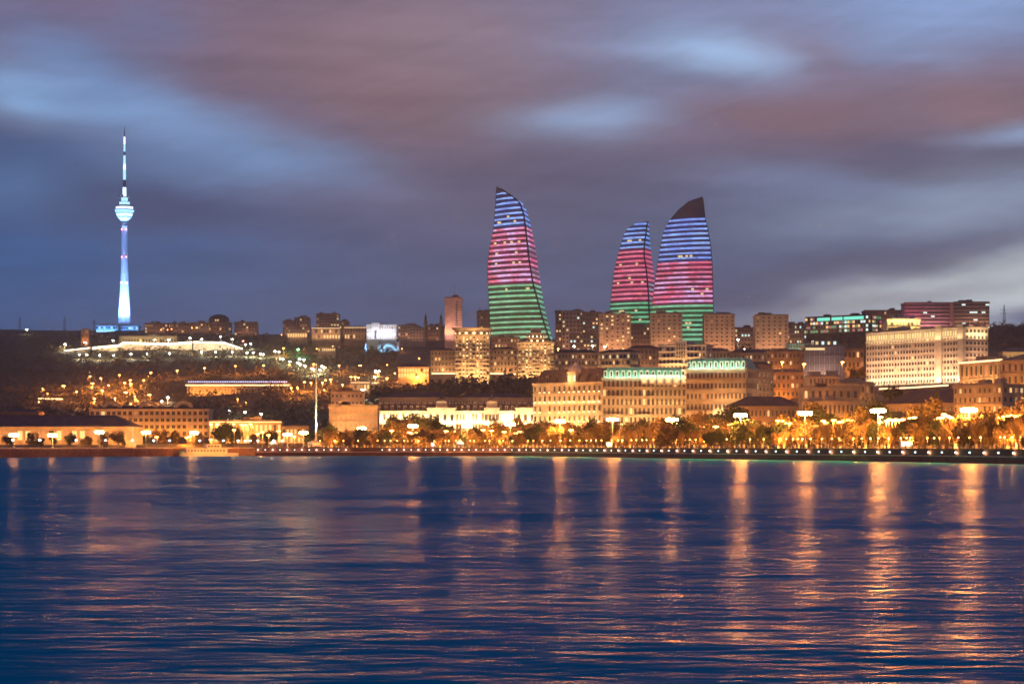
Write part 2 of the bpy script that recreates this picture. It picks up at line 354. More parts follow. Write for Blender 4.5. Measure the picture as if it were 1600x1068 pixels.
# columned palace on the slope
def palace():
    Y = 2180; A, B = (290-800)/F*Y, (452-800)/F*Y; w = B-A; z0 = CH+(HZ-617)/F*Y; h = 20/F*Y
    r = obj('columned_hall', None, None, ((A+B)/2, Y, z0), 0, 'long columned hall lit orange with a violet light line along its roof', 'hall')
    mb = MB(); mb.box(-w/2+3, w/2-3, 4, 22, -10, h*.72, 'pale'); mb.build('wall', r)
    mb = MB(); mb.box(-w/2, w/2, -1, 24, -10, 0.6, 'pale'); mb.build('podium', r)
    mb = MB(); mb.box(-w/2, w/2, -.5, 23, h*.72, h*.9, 'pale'); mb.box(-w/2+1.5, w/2-1.5, 1, 22, h*.9+.01, h, 'roofp'); mb.build('roof', r)
    mb = MB(); mb.box(-w/2, w/2, -.8, -.51, h*.74, h*.80, 'strip_w'); mb.build('light_strip', r)
    mb = MB()
    n_ = 44
    for i in range(n_): x = -w/2+3+(w-6)*i/(n_-1); mb.box(x-.7, x+.7, .9, 1.3, h+.01, h+1.1, 'strip_v')
    mb.build('roof_light_strip', r)
    c = MB(); c.lathe(0, 0, [(.9, .6), (.75, 1), (.62, h*.68), (.95, h*.719)], 'pale', 8); cm = c.mesh('column')
    for i in range(34): obj('column', cm, r, (-w/2+2+(w-4)*i/33, .6, 0))
    area(r, (0, -6, max(1, terr((A+B)/2, Y-8)-z0+1)), (0, 2, 6), w, 1, 9*.9*w*h, SOD)
    area(r, (0, 2.6, .8), (0, 3.6, 6), w*.9, .5, 3.5*w*h, SOD)
palace()
# hilltop terrace and pavilion
def wall_line(label, pts, h, kind='strip_p', wallm='tan', name='retaining_wall', th=1.0, flood=0, fc=WRM, sh=1.0):
    A = P(*pts[0]); r = obj(name, None, None, A, 0, label, 'wall'); mb = MB(); ms = MB()
    for a_, b_ in zip(pts, pts[1:]):
        a1, b1 = P(*a_)-A, P(*b_)-A; d = (b1-a1); nn = Vector((d.y, -d.x, 0)).normalized()
        if nn.y > 0: nn = -nn
        def pr_(m__, off, t_, zl, zh):
            q_ = [a1+nn*off, b1+nn*off, b1+nn*(off-t_), a1+nn*(off-t_)]
            m__.poly([v+Vector((0, 0, zl)) for v in q_]+[v+Vector((0, 0, zh)) for v in q_], [(3, 2, 1, 0), (4, 5, 6, 7), (0, 1, 5, 4), (1, 2, 6, 5), (2, 3, 7, 6), (3, 0, 4, 7)], mb_m)
        mb_m = wallm; pr_(mb, 0, th, -h-12, 0)
        if kind: mb_m = kind; pr_(ms, .25, .24, -sh-.2, -.2)
    mb.build('wall', r)
    if kind: ms.build('light_strip', r)
    if flood:
        a1, b1 = P(*pts[0])-A, P(*pts[-1])-A; mid = (a1+b1)/2; L = (b1-a1).length
        area(r, mid+Vector((0, -7, -h*.6)), mid+Vector((0, 0, -h*.4)), L*.95, 1, 9*flood*L*h, fc)
    return r
wall_line('left end of the bright hilltop terrace wall with a white light line', [(100, 547, 2880), (142, 542, 2895)], 3, 'strip_p')
wall_line('middle of the bright hilltop terrace wall below the television tower', [(144, 542, 2895), (186, 538, 2900), (192, 534, 2902), (262, 536, 2905), (300, 533, 2905)], 8, 'strip_p', 'pale', flood=.8, sh=2.2)
wall_line('right descending end of the hilltop terrace wall with a bright light line', [(302, 533, 2905), (350, 534, 2900), (382, 545, 2890)], 8, 'strip_p', 'pale', flood=.35, sh=1.5)
bld('pavilion', 'long low olive pavilion on the hill below the television tower', 186, 276, 526, 540, 2960, 22, 'tan', 1, 20, 'flat', .6, 'grey', .5, .5, .1, flood=.16, fcol=(1, .8, .35))
bld('stair_tower', 'small brown lit tower left of the hilltop terrace', 127, 139, 515, 540, 2980, 9, 'brown', 4, 2, 'flat', .5, 'roof', .4, .5, .2, flood=.2, fcol=SOD)
# tower base ring
bld('tower_hall', 'low round-fronted blue lit hall left of the television tower foot', 150, 184, 509, 520, 3440, 26, 'white', 2, 9, 'flat', .6, 'tin', .6, .5, .7, litm=('win_c',), flood=.8, fcol=(.06, .34, 1))
bld('tower_hall', 'low blue lit hall right of the television tower foot', 189, 216, 510, 520, 3435, 26, 'white', 2, 7, 'flat', .6, 'tin', .6, .5, .5, litm=('win_c',), flood=.8, fcol=(.06, .34, 1))
# skyline, left
for a in [('house', 'low dark hill house with a warm window, right of the television tower', 226, 262, 506, 520, 3380, 'brown', 3, 8), ('house', 'dark flat hill house left of the oval building', 262, 296, 506, 520, 3400, 'brown', 3, 8),
          ('house', 'bright-windowed hill house touching the oval building', 296, 326, 505, 518, 3360, 'tan', 3, 7), ('block', 'low dark block right of the oval building', 366, 402, 504, 524, 3300, 'brown', 4, 8),
          ('block', 'dark apartment block with one lit row on the left skyline', 442, 462, 502, 524, 3200, 'brown', 5, 5), ('block', 'stepped dark block second of the left skyline pair', 460, 484, 497, 524, 3250, 'brown', 6, 6),
          ('block', 'tallest dark hill block, left of the white lit palace', 494, 530, 491, 524, 3200, 'brown', 7, 8), ('block', 'low wing beside the tallest dark hill block', 530, 545, 503, 524, 3180, 'brown', 4, 4),
          ('block', 'low dark houses right of the white lit palace', 622, 652, 509, 530, 2950, 'pink', 4, 8), ('block', 'dim pinkish block before the minarets', 640, 664, 513, 532, 2850, 'pink', 4, 5),
          ('block', 'dark houses behind the two minarets', 664, 694, 510, 532, 2950, 'brown', 4, 7)]:
    bld(a[0], a[1], *a[2:7], 16, a[7], a[8], a[9], 'flat', .6, 'roof', .5, .5, .12, flood=.035, fcol=SOD, plant=2)
def oval():
    p = P(342, 519, 3380); r = obj('oval_building', None, None, p, 0, 'oval domed building on the left skyline', 'building'); mb = MB()
    mb.lathe(0, 0, [(20, -12), (20, 14), (21, 14.2), (21, 15)], 'tan', 28, 1, .7); mb.build('wall', r)
    mb = MB(); mb.lathe(0, 0, [(15, 15.01), (15.5, 20), (14, 22.5), (9, 25.5), (3, 27), (.3, 27.3)], 'roof', 28, 1, .7); mb.build('dome', r)
    sp = []
    for k in range(15):
        a_ = math.pi+math.pi*(k+.5)/15; sp.append((20.1*math.cos(a_), 14.1*math.sin(a_), 3, a_+math.pi/2, 1.8, 3, 'glass' if k % 4 else 'win_w')); sp.append((20.1*math.cos(a_), 14.1*math.sin(a_), 9, a_+math.pi/2, 1.8, 3, 'glass'))
        sp.append((15.6*math.cos(a_), 10.9*math.sin(a_), 16.4, a_+math.pi/2, 1.8, 2.6, 'win_w' if k in (6, 7) else 'glass'))
    windows(r, sp); area(r, (0, -24, 2), (0, -10, 10), 30, 1, 400, SOD)
oval()
bld('long_building', 'low hill building with a white roof line and warm porch, left of the white palace', 487, 532, 513, 530, 2980, 16, 'tan', 2, 10, 'flat', .4, 'tin', .5, .6, .35, flood=.12, fcol=SOD, ledges=(2,), ledgem='strip_w')
bld('long_building', 'second low hill building with a white roof line', 538, 573, 512, 530, 2960, 16, 'brown', 2, 8, 'flat', .4, 'tin', .5, .6, .12, flood=.05, fcol=SOD, ledges=(2,), ledgem='strip_w')
bld('long_building', 'warm windowed low building on the hill above the lamp-lined path', 449, 480, 519, 528, 3000, 12, 'tan', 1, 8, 'flat', .4, 'roof', .6, .6, .8, litm=('win_w',), flood=.1)
bld('long_building', 'small garden restaurant with glowing windows on the hillside', 497, 524, 543, 549, 2700, 12, 'tan', 1, 9, 'flat', .4, 'roof', .6, .6, .7, litm=('win_y',), flood=.1)
# white palace
r, w, h, t = bld('palace', 'brilliant white floodlit palace on the middle skyline', 573, 619, 508, 530, 2850, 20, 'white', 3, 12, 'flat', .5, 'white', .3, .5, 0, flood=.1, fcol=(.82, .84, 1), unl='frame', pil=2)
area(r, (0, -9, 6), (0, 0, 12), w, 1, 3000, (.86, .84, 1))
mb = MB(); mb.box(-12.5, -2.5, -2, 12, -5, h+3.2, 'white'); mb.build('porch_tower', r)
mb = MB(); mb.box(-9, -6, -2.4, -2.01, 1, h*.62, 'dark'); mb.build('portal', r)
def arch():
    p = P(608, 550, 2780); r = obj('lit_arch', None, None, p, 0, 'pale blue lit round arch below the white palace', 'arch'); N = 14; pts = []
    for y in (-1.5, 3):
        for R in (9.5, 6.6):
            for k in range(N+1): a_ = math.pi*k/N; pts.append((-R*math.cos(a_), y, R*math.sin(a_)*1.1))
    q_ = N+1; fs = []
    for k in range(N): fs += [(k, k+1, q_+k+1, q_+k), (2*q_+k, 3*q_+k, 3*q_+k+1, 2*q_+k+1), (k, 2*q_+k, 2*q_+k+1, k+1), (q_+k, q_+k+1, 3*q_+k+1, 3*q_+k)]
    mb = MB(); mb.poly(pts, fs, 'white'); mb.build('arch', r); mb = MB(); mb.box(-14, 14, 3.1, 4, -8, 9, 'concrete'); mb.build('back_wall', r)
    mb = MB(); mb.box(9.5, 12.5, -1, 3, -8, 13, 'white'); mb.build('pillar', r); mb = MB(); mb.box(-30, -27.5, -1, 3, -8, 11, 'white'); mb.build('pillar', r)
    area(r, (0, -8, 0), (0, 3, 6), 30, 1, 6500, (.2, .6, 1)); area(r, (-28, -7, 3), (-28, 0, 6), 6, 1, 900, (.2, .5, 1))
arch()
# minarets
def minaret(px, pyt, pyb, Y, label):
    p = P(px, pyb, Y); h = (pyb-pyt)/F*Y; r = obj('minaret', None, None, p, 0, label, 'minaret', 'pair of dark minarets')
    mb = MB(); mb.lathe(0, 0, [(2.2, -8), (2.2, h*.5), (1.8, h*.52), (1.5, h*.72)], 'brown', 10); mb.build('shaft', r)
    mb = MB(); mb.lathe(0, 0, [(2.6, h*.5), (2.8, h*.54), (2.8, h*.56), (1.6, h*.561)], 'brown', 10); mb.build('gallery', r)
    mb = MB(); mb.lathe(0, 0, [(1.9, h*.721), (1.2, h*.8), (.15, h)], 'roof', 10); mb.build('spire', r)
minaret(665, 489, 520, 2820, 'left of two dark slender minarets on the middle skyline')
minaret(689, 489, 520, 2840, 'right of two dark slender minarets, beside the pink tower block')
r, w, h, t = bld('tower_block', 'tall pinkish tower block with a window strip and roof mast', 695, 722, 466, 532, 2500, 14, 'pink', 15, 9, 'flat', .5, 'roof', .35, .45, .05, flood=.42, fcol=(1, .55, .42), nofrontrow=range(15))
windows(r, [(w*.18, -.06, 4+i*2.95, 0, 2.0, 1.5, 'glass') for i in range(14)])
mb = MB(); mb.tube((w*.05, 6, t), (w*.05, 6, t+17), .35, .1, 'metal'); mb.build('mast', r)
area(r, (-w*.35, -4, 6), (-w*.3, 0, 20), 6, 1, 1800, WRM)
bld('block', 'dark block with a thin spire between the pink tower and left flame tower', 745, 765, 488, 535, 2620, 14, 'brown', 9, 4, 'flat', .5, 'roof', .4, .5, .06, flood=.03, fcol=SOD, plant=2)
# round topped apartment towers on the slope
def apartment(px0, px1, yt, yb, Y, label, tiers):
    r, w, h, t = bld('apartment_tower', label, px0, px1, yt, yb, Y, 22, 'stone', 12, 10, 'flat', .5, 'stone', .45, .5, .28, flood=.75, fcol=WRM, ledges=(3, 6, 9, 11), dots=1, dotrow=(0, 1, 2, 3, 5, 7, 9, 10, 11), pil=2, balc=((.02, .2), (.4, .6), (.8, .98)))
    for (f0, f1, z0, z1, rr) in tiers:
        mb = MB(); xa, xb = -w/2+w*f0, -w/2+w*f1; mb.lathe((xa+xb)/2, 9, [((xb-xa)/2*rr, t+z0), ((xb-xa)/2*rr, t+z1*.6), ((xb-xa)/2, t+z1-.5), ((xb-xa)/2, t+z1)], 'stone', 24, 1, .55); mb.build('crown', r)
        sp = []
        for k in range(14):
            a_ = math.pi+math.pi*(k+.5)/14; R = (xb-xa)/2*rr; sp.append(((xa+xb)/2+(R+.05)*math.cos(a_), 9+(R*.55+.05)*math.sin(a_), t+z0+.4, a_+math.pi/2, R*.12, 1.4, 'dot_w' if k % 2 else 'glass'))
        windows(r, sp)
    area(r, (0, -7, t-4), (0, 4, t+4), w, .6, 9*w*9, WRM); return r, w, h, t
apartment(711, 765, 524, 600, 2000, 'round-crowned cream apartment tower lit warm, below the pink tower block', [(-.1, 1.08, .3, 6.5, .86)])
apartment(809, 866, 536, 600, 2000, 'ornate cream apartment tower with stepped crown, before the foot of the left flame tower', [(.1, .9, .3, 4.5, .9), (.22, .78, 4.6, 9, .9), (.34, .66, 9.1, 13, .8)])
bld('apartment_wing', 'dim orange wing left of the round-crowned tower', 673, 711, 548, 590, 2070, 16, 'tan', 5, 7, 'hip', 2, 'roof', .45, .5, .18, flood=.17, fcol=WRM, ledges=(1,))
bld('apartment_wing', 'dim orange wing between the two cream apartment towers', 766, 808, 546, 590, 2070, 16, 'tan', 5, 8, 'hip', 2, 'roof', .45, .5, .2, flood=.17, fcol=WRM, ledges=(1,))
bld('apartment_block', 'dark block seen between the towers under the left flame tower', 768, 812, 528, 560, 2350, 16, 'brown', 4, 9, 'flat', .5, 'roof', .45, .5, .25, flood=.05, fcol=SOD)
wall_line('long lit terrace wall left of the round-crowned tower', [(675, 582, 2030), (711, 582, 2025)], 5, 'strip_w', 'tan', flood=.2)
wall_line('short lit terrace wall between the cream apartment towers', [(766, 582, 2030), (806, 583, 2025)], 5, 'strip_w', 'tan', flood=.2)
bld('restaurant', 'glowing hillside restaurant with blue-lit roof edge below the white palace', 622, 670, 574, 590, 2080, 14, 'cream', 2, 11, 'hip', 3, 'roofp', .6, .65, .75, litm=('win_w',), flood=.7, fcol=SOD)
bld('viewing_deck', 'small angled viewing deck outlined in lamps above the orange office', 548, 578, 598, 610, 1900, 8, 'tan', 1, 6, 'flat', .4, 'roof', .5, .5, .5, flood=.2, ledges=(1,), ledgem='strip_w')
# middle waterfront
bld('office', 'orange lit office with plain right half, left end of the waterfront row', 514, 590, 636, 692, 1440, 20, 'cream', 5, 10, 'flat', .5, 'tan', .5, .4, .02, flood=.5, fcol=(1, .5, .2), unl='win_q', ledges=(2, 3, 4))
bld('office', 'dim upper office block rising behind the orange office', 517, 567, 613, 645, 1480, 18, 'tan', 3, 8, 'flat', .5, 'roof', .5, .4, .02, flood=.13, fcol=SOD, ledges=(1, 2))
bld('long_hall', 'long dim hall with grey roof behind the brilliant white-lit palace', 592, 712, 622, 660, 1640, 30, 'tan', 2, 26, 'hip', 4, 'roofp', .4, .6, 0, flood=.12, fcol=SOD, pil=1)
bld('long_hall', 'low dim hall behind the right half of the lit palace', 713, 832, 622, 660, 1660, 30, 'tan', 2, 26, 'hip', 3, 'roofp', .4, .6, 0, flood=.1, fcol=SOD)
r, w, h, t = bld('museum', 'long brilliant lit palace with two domed pavilions on the waterfront', 588, 846, 643, 692, 1500, 20, 'pale', 3, 52, 'mansard', 4.5, 'roofp', .4, .55, .3, litm=('dot_w',), flood=.5, fcol=WRM, ledges=(2,), ledgem='strip_w', chim=26)
area(r, (0, -4, h*.62), (0, 0, h), w*.97, .8, 9*4*w*8, (1, .62, .28))
for k, (pxa, pxb, hh_) in enumerate(((668, 712, 7), (757, 780, 7), (806, 846, 3))):
    xa, xb = (pxa-717)/F*1500, (pxb-717)/F*1500; c_ = (xa+xb)/2
    mb = MB(); mb.box(xa, xb, -4, 2, -10, h+2, 'pale'); mb.box(xa-.5, xb+.5, -4.5, 2.2, h+2.01, h+2.7, 'pale'); mb.box(c_-4, c_+4, -3.8, 2, h+2.71, h+hh_, 'pale', .8); mb.build('pavilion', r)
    mb = MB(); mb.lathe(c_, -1, [(3, h+hh_), (2.8, h+hh_+1.2), (1.4, h+hh_+2.6), (.2, h+hh_+4.2), (.1, h+hh_+6)], 'roofp', 12); mb.build('dome', r)
    area(r, (c_, -10, h*.4), (c_, -4, h), xb-xa, .6, 9*6*(xb-xa)*12, (1, .66, .32))
    windows(r, [(xa+(xb-xa)*(i+.5)/4, -4.06, z_, 0, 1.8, 4, 'glass') for i in range(4) for z_ in (h-13, h-6)])
# domed corner building
r, w, h, t = bld('domed_building', 'four-storey cream building with small dome and dark roof on the waterfront', 833, 941, 599, 692, (1490, 1440), 34, 'stone', 6, 14, 'mansard', 9, 'roofp', .38, .5, .04, flood=.8, fcol=WRM, ledges=(2, 5), pil=0, tiers=(.35, .65), dots=1, dotrow=(2, 3, 4, 5), ground=0)
mb = MB(); mb.lathe(4, 4, [(5.5, t), (5.5, t+6), (6, t+6.2), (6, t+6.9)], 'stone', 8); mb.build('drum', r)
mb = MB(); mb.lathe(4, 4, [(5.4, t+6.91), (4.9, t+8.6), (3.4, t+10.4), (1.6, t+11.4), (1.4, t+12.6), (.2, t+13.6)], 'pale', 16); mb.build('dome', r)
windows(r, [(4+5.2*math.sin(a_), 4-5.2*math.cos(a_), t+1, a_, 1.6, 3.4, 'dot_w') for a_ in (-.39*2, 0, .39*2)])
area(r, (4, -6, t), (4, 2, t+6), 8, .6, 1500, WRM)
# hotel with green lit roof
r, w, h, t = bld('grand_hotel', 'grand hotel wing with dormered green-white lit mansard roof and tall pilasters', 941, 1072, 592, 692, 1440, 24, 'stone', 7, 19, 'mansard', 7, 'rgreen', .5, .66, .05, litm=('win_w',), flood=.66, fcol=WRM, ledges=(1, 3, 6), pil=1, dots=1, tiers=(.3, .6), dotrow=(0, 1, 2), balc=((.04, .24), (.4, .6)))
area(r, (0, -4, t+1), (0, 3, t+4), w*.95, .6, 9*.8*w*8, (.62, 1, .74))
for k in range(6):
    mb = MB(); x = -w/2+w*(.5+.48*k/5); mb.box(x-2.2, x+2.2, -.9, .15, h-3.6, h+2.6, 'pale'); mb.box(x-1.2, x+1.2, -.96, -.9, h-2.4, h+1.6, 'win_w'); mb.build('lit_bay', r)
r, w, h, t = bld('grand_hotel', 'right hotel wing with rows of balconies and taller green-white lit roof', 1072, 1166, 578, 692, (1400, 1385), 26, 'stone', 7, 15, 'mansard', 7, 'rgreen', .5, .5, .03, flood=.52, fcol=(1, .43, .12), ledges=(2, 6), tiers=(.32, .6), balc=((0, .46),), pil=0, dots=2, dotrow=(1,))
area(r, (0, -4, t+1), (0, 3, t+4), w*.95, .6, 9*1.0*w*8, (.62, 1, .74))
for x_ in (.55, .72, .98): area(r, (-w/2+w*x_, -2.5, h*.35), (-w/2+w*x_, 0, h*.6), 1.5, .6, 900, (1, .85, .5))
bld('hotel', 'dim brown side wing right of the balconied hotel', 1166, 1208, 578, 660, (1392, 1450), 24, 'tan', 7, 7, 'flat', .5, 'roof', .4, .55, .02, flood=.1, fcol=SOD, pil=1)
bld('low_building', 'low building with wide purple-brown roof behind the tall right-hand lamps', 1140, 1255, 636, 692, 1330, 30, 'tan', 3, 18, 'hip', 6, 'roofp', .4, .5, .05, flood=.3, fcol=SOD)
# behind: slope apartments
bld('apartment_block', 'long four-storey block with scattered warm windows right of the ornate tower', 867, 934, 552, 600, 1960, 16, 'tan', 5, 13, 'hip', 3, 'roof', .45, .5, .12, flood=.11, fcol=SOD, ledges=(3,))
bld('apartment_block', 'bright four-storey block above the left end of the green hotel roof', 934, 985, 552, 600, (1950, 1930), 16, 'cream', 5, 9, 'hip', 3, 'roof', .5, .55, .22, flood=.5, fcol=WRM, ledges=(1, 2, 3, 4), balc=((0, 1),))
bld('apartment_block', 'brown block between the bright blocks, under the middle flame tower', 983, 1031, 545, 600, 2060, 16, 'brown', 6, 8, 'hip', 3, 'roof', .45, .5, .05, flood=.1, fcol=SOD, ledges=(2,))
r, w, h, t = bld('apartment_block', 'brightest white-gold block with a raised centre above the green hotel roof', 1029, 1103, 540, 598, (1960, 1940), 16, 'pale', 6, 12, 'flat', 1, 'roof', .45, .55, .08, flood=.9, fcol=WRM, ledges=(3, 4, 5), balc=((0, .9),))
mb = MB(); xa = (1056-1066)/F*1950; mb.box(xa, xa+10.5, -1.9, 8, h-12, h+4.5, 'pale'); mb.build('raised_centre', r)
windows(r, [(xa+1.7+2.3*i, -1.96, h-10.5+3.4*j, 0, 1.1, 2, 'glass') for i in range(4) for j in range(4)])
bld('apartment_block', 'low brown block with hip roof right of the white-gold block', 1103, 1140, 549, 600, 2060, 16, 'tan', 4, 7, 'hip', 3, 'roofp', .45, .5, .05, flood=.13, fcol=SOD)
bld('long_building', 'long roofs with a row of white lights below the rightmost brown block', 1140, 1262, 552, 610, 2000, 18, 'tan', 5, 20, 'hip', 3.5, 'roofp', .4, .45, .1, flood=.09, fcol=SOD)
bld('apartment_block', 'dim block in the hotel gap, left of the glass office', 1165, 1206, 571, 640, 1800, 16, 'brown', 6, 8, 'hip', 3, 'roof', .4, .5, .06, flood=.09, fcol=SOD)
for a in [('brown slab block with a lit window grid, left of the middle flame tower', 936, 986, 491, 560, 2420, .22), ('brown slab block before the foot of the right flame tower', 1017, 1066, 491, 560, 2400, .03),
          ('brown slab block right of the right flame tower', 1100, 1148, 492, 560, 2420, .03), ('brown slab block standing alone, rightmost of the four', 1180, 1232, 493, 560, 2380, .05)]:
    bld('slab_block', a[0], a[1], a[2], a[3], a[4], a[5], 20, 'tan', 11, 6, 'flat', .5, 'roof', .38, .42, a[6], flood=.17, fcol=(1, .47, .24), plant=3, group='four brown slab blocks around the flame towers', pil=2)
for a in [('hill block with warm windows beside the foot of the left flame tower', 868, 882, 489, 545, 2720, 'brown', 9, 3, .2), ('dim pink stepped block near the left flame tower', 878, 912, 487, 550, 2660, 'pink', 10, 6, .16),
          ('wide hill block with rows of lit windows', 910, 940, 489, 552, 2640, 'brown', 10, 6, .28), ('lower block with pale shop lights under the hill blocks', 890, 938, 523, 556, 2500, 'brown', 5, 9, .3),
          ('dark block behind the foot of the middle flame tower', 985, 1020, 510, 552, 2480, 'brown', 6, 7, .2), ('dark terraced house on the hill right of the slab blocks', 1148, 1182, 513, 556, 2560, 'brown', 6, 7, .12),
          ('lit-window block beneath the green mall sign', 1230, 1260, 507, 545, 2560, 'tan', 5, 8, .5)]:
    bld('hill_block', a[0], *a[1:6], 16, a[6], a[7], a[8], 'flat', .5, 'roof', .5, .45, a[9], litm=('win_w', 'win_y', 'win_y', 'win_c'), flood=.05, fcol=SOD, plant=2)
# right side
r, w, h, t = bld('shopping_mall', 'low mall with a teal lit sign band and coloured screens on the right skyline', 1258, 1357, 494, 520, (2620, 2560), 26, 'dark', 4, 24, 'flat', .5, 'roof', .8, .6, .62, litm=('win_m', 'win_m', 'win_p', 'win_w', 'win_y', 'win_c'), flood=.03, fcol=SOD, cornice=0)
mb = MB(); mb.box(-w/2+13.5, w/2-4, -.6, -.05, h-5.4, h-.2, 'dark'); mb.build('sign_board', r)
for (a_, b_) in ((.20, .40), (.43, .60), (.62, .93)): mb = MB(); mb.box(-w/2+w*a_, -w/2+w*b_, -.9, -.61, h-4.6, h-1.0, 'teal'); mb.build('sign_panel', r)
bld('lit_roof_building', 'low building with a pale green lit roof edge below the mall', 1230, 1274, 538, 560, 2200, 16, 'concrete', 3, 10, 'flat', .5, 'roof', .5, .5, .1, flood=.16, fcol=(.7, 1, .6), ledges=(3,))
r, w, h, t = bld('glass_office', 'grey glass office block with a white-lit top strip', 1257, 1320, 541, 660, 1880, (24), 'bluglass', 9, 8, 'flat', .6, 'roof', .93, .78, .0, flood=.16, fcol=(1, .62, .45), unl='bluglass', ledges=(8,))
mb = MB(); mb.box(-w/2+1, w*.0, -.5, -.03, h-3.0, h-1.2, 'win_y'); mb.build('light_strip', r)
mb = MB(); mb.box(-w*.25, w*.35, 3, 20, t+.4, t+5, 'bluglass'); mb.build('penthouse', r)
windows(r, [(-w*.18+i*5, 2.94, t+1, 0, 2.2, 2.6, 'win_c' if i % 2 else 'win_y') for i in range(4)])
bld('apartment_block', 'warm apartment block left of the glass office, upper one', 1198, 1250, 550, 640, 1920, 16, 'tan', 8, 9, 'flat', .5, 'roof', .45, .5, .2, flood=.2, fcol=SOD)
bld('apartment_block', 'warm apartment block left of the glass office, lower one', 1200, 1256, 583, 660, 1740, 16, 'brown', 6, 8, 'hip', 3, 'roofp', .5, .5, .14, flood=.22, fcol=SOD, ledges=(3, 4))
bld('apartment_block', 'orange lit block squeezed between the glass office and the ministry', 1318, 1350, 546, 640, 1900, 16, 'tan', 6, 5, 'flat', .5, 'roof', .5, .5, .12, flood=.35, fcol=SOD)
tiers_ = []
for a in [('concert_hall', 'upper tier of the low classical concert hall with stepped terraces', 1264, 1312, 589, 640, 1380, 20, 4), ('concert_hall', 'middle tier of the classical concert hall', 1254, 1342, 607, 660, 1350, 22, 3), ('concert_hall', 'right upper block of the classical concert hall', 1310, 1366, 600, 650, 1400, 20, 3)]:
    r2, *_ = bld(a[0], a[1], *a[2:7], a[7], 'cream', a[8], 8, 'flat', 1, 'tan', .35, .6, .04, flood=.4, fcol=SOD, pil=1, ledges=(1,)); tiers_.append(r2)
r, *_ = bld('concert_hall', 'low classical concert hall of stepped stone tiers above the orange trees', 1253, 1362, 628, 692, 1290, 14, 'cream', 3, 16, 'flat', .6, 'tan', .4, .6, .1, flood=.6, fcol=SOD, pil=1, ledges=(2,))
for t_ in tiers_: merge_into(r, t_)
# ministry
r, w, h, t = bld('government_building', 'big cream government building with lit crown storey and tall white pilaster lights', 1354, 1508, 517, 600, (1565, 1478), 20, 'cream', 9, 34, 'flat', .6, 'tan', .6, .5, .03, flood=.44, fcol=(1, .55, .33), tiers=(.4,), ledges=(1, 7.7), pil=2, nofrontrow=(8,), fdist=6)
mb = MB(); mb.box(-w/2-.3, w/2+.3, -1.0, -.05, h-6.2, h-5.8, 'cream'); mb.build('crown_ledge', r)
windows(r, [(-w/2+w*(i+.5)/40, -.1, h-4.6, 0, 1.3, 3.2, 'win_y') for i in range(40)])
for x_ in (.755, .97): mb = MB(); xx = -w/2+w*x_; mb.box(xx-2.8, xx+2.8, -1.6, 3, -14, h+2.6, 'cream'); mb.build('pier', r)
area(r, (w/2+6, 9, 2), (w/2, 10, h*.6), 14, 1, 13000, (1, .56, .34)); area(r, (w/2+3, 10, h-7), (w/2, 10, h-1), 16, .6, 2600, (1, .72, .4))
mb = MB(); mb.box(-w/2-.05, w/2, -.5, -.46, h-.1, h+.7, 'cream'); mb.build('parapet', r)
area(r, (0, -4, h-7), (0, 0, h-1), w*.97, .6, 9*1.1*w*6, (1, .72, .4))
area(r, (0, -3.2, .8), (0, 0, 5), w*.97, .5, 9*1.2*w*7, (1, .85, .6))
wall_line('curved terrace with a row of small white lights below the government building', [(1374, 606, 1520), (1420, 604, 1470), (1482, 600, 1430)], 7, 'strip_w', 'brown', sh=.8)
bld('long_hall', 'long dark-roofed hall below the government building terrace', 1376, 1490, 632, 668, (1340, 1290), 34, 'tan', 2, 22, 'hip', 8, 'roofp', .35, .5, .0, flood=.45, fcol=SOD)
r, w, h, t = bld('theatre', 'orange lit classical theatre with tall columns, right of the government building', 1500, 1568, 566, 616, (1290, 1240), 22, 'stone', 2, 9, 'flat', 1.2, 'tan', .4, .6, .1, flood=.6, fcol=(1, .42, .13), pil=1, ledges=(1, 2), ledgem=None)
mb = MB(); mb.box(-w/2, w/2, -.9, -.72, h+.2, h+.9, 'strip_w'); mb.build('light_strip', r)
r, w, h, t = bld('theatre_wing', 'orange stone wing at the right edge of the photo', 1564, 1680, 563, 640, (1220, 1180), 24, 'stone', 4, 12, 'hip', 4, 'tan', .35, .55, .02, flood=.5, fcol=SOD, ledges=(1, 3), pil=3)
bld('terrace_building', 'lower terrace building with small lit niches under the theatre', 1490, 1566, 603, 660, (1200, 1170), 16, 'stone', 4, 10, 'flat', .6, 'tan', .4, .5, .25, flood=.45, fcol=SOD, ledges=(2,))
bld('roof_building', 'low building with glowing yellow roof edge above the theatre wing', 1568, 1640, 551, 585, 1500, 16, 'tan', 2, 10, 'hip', 3, 'tan', .4, .5, .2, flood=.3, fcol=(1, .7, .25))
r, w, h, t = bld('crowned_building', 'small golden lit building with little domes behind the government building', 1386, 1438, 500, 530, 2120, 18, 'cream', 3, 10, 'flat', .6, 'tan', .5, .6, .6, litm=('win_y',), flood=1.1, fcol=(1, .66, .22), ledges=(2,))
for i in range(4):
    mb = MB(); mb.lathe(-w/2+w*(.2+.2*i), 6, [(2.4, t), (2.4, t+2), (1.8, t+3.6), (.2, t+5)], 'pale', 12); mb.build('dome', r)
area(r, (0, -4, t-2), (0, 5, t+3), w, .5, 3500, (1, .75, .3))
bld('hill_block', 'dark brown block behind the mall end', 1350, 1412, 486, 520, 2680, 18, 'brown', 6, 14, 'flat', .5, 'roof', .5, .45, .05, flood=.05, fcol=SOD, plant=2, litm=('win_y',))
r, w, h, t = bld('striped_block', 'wide striped pinkish office block on the right skyline, left half', 1413, 1490, 474, 520, 2560, 22, 'pink', 8, 13, 'flat', .5, 'roof', .94, .4, .05, litm=('win_c',), flood=.11, fcol=(1, .42, .5), plant=1)
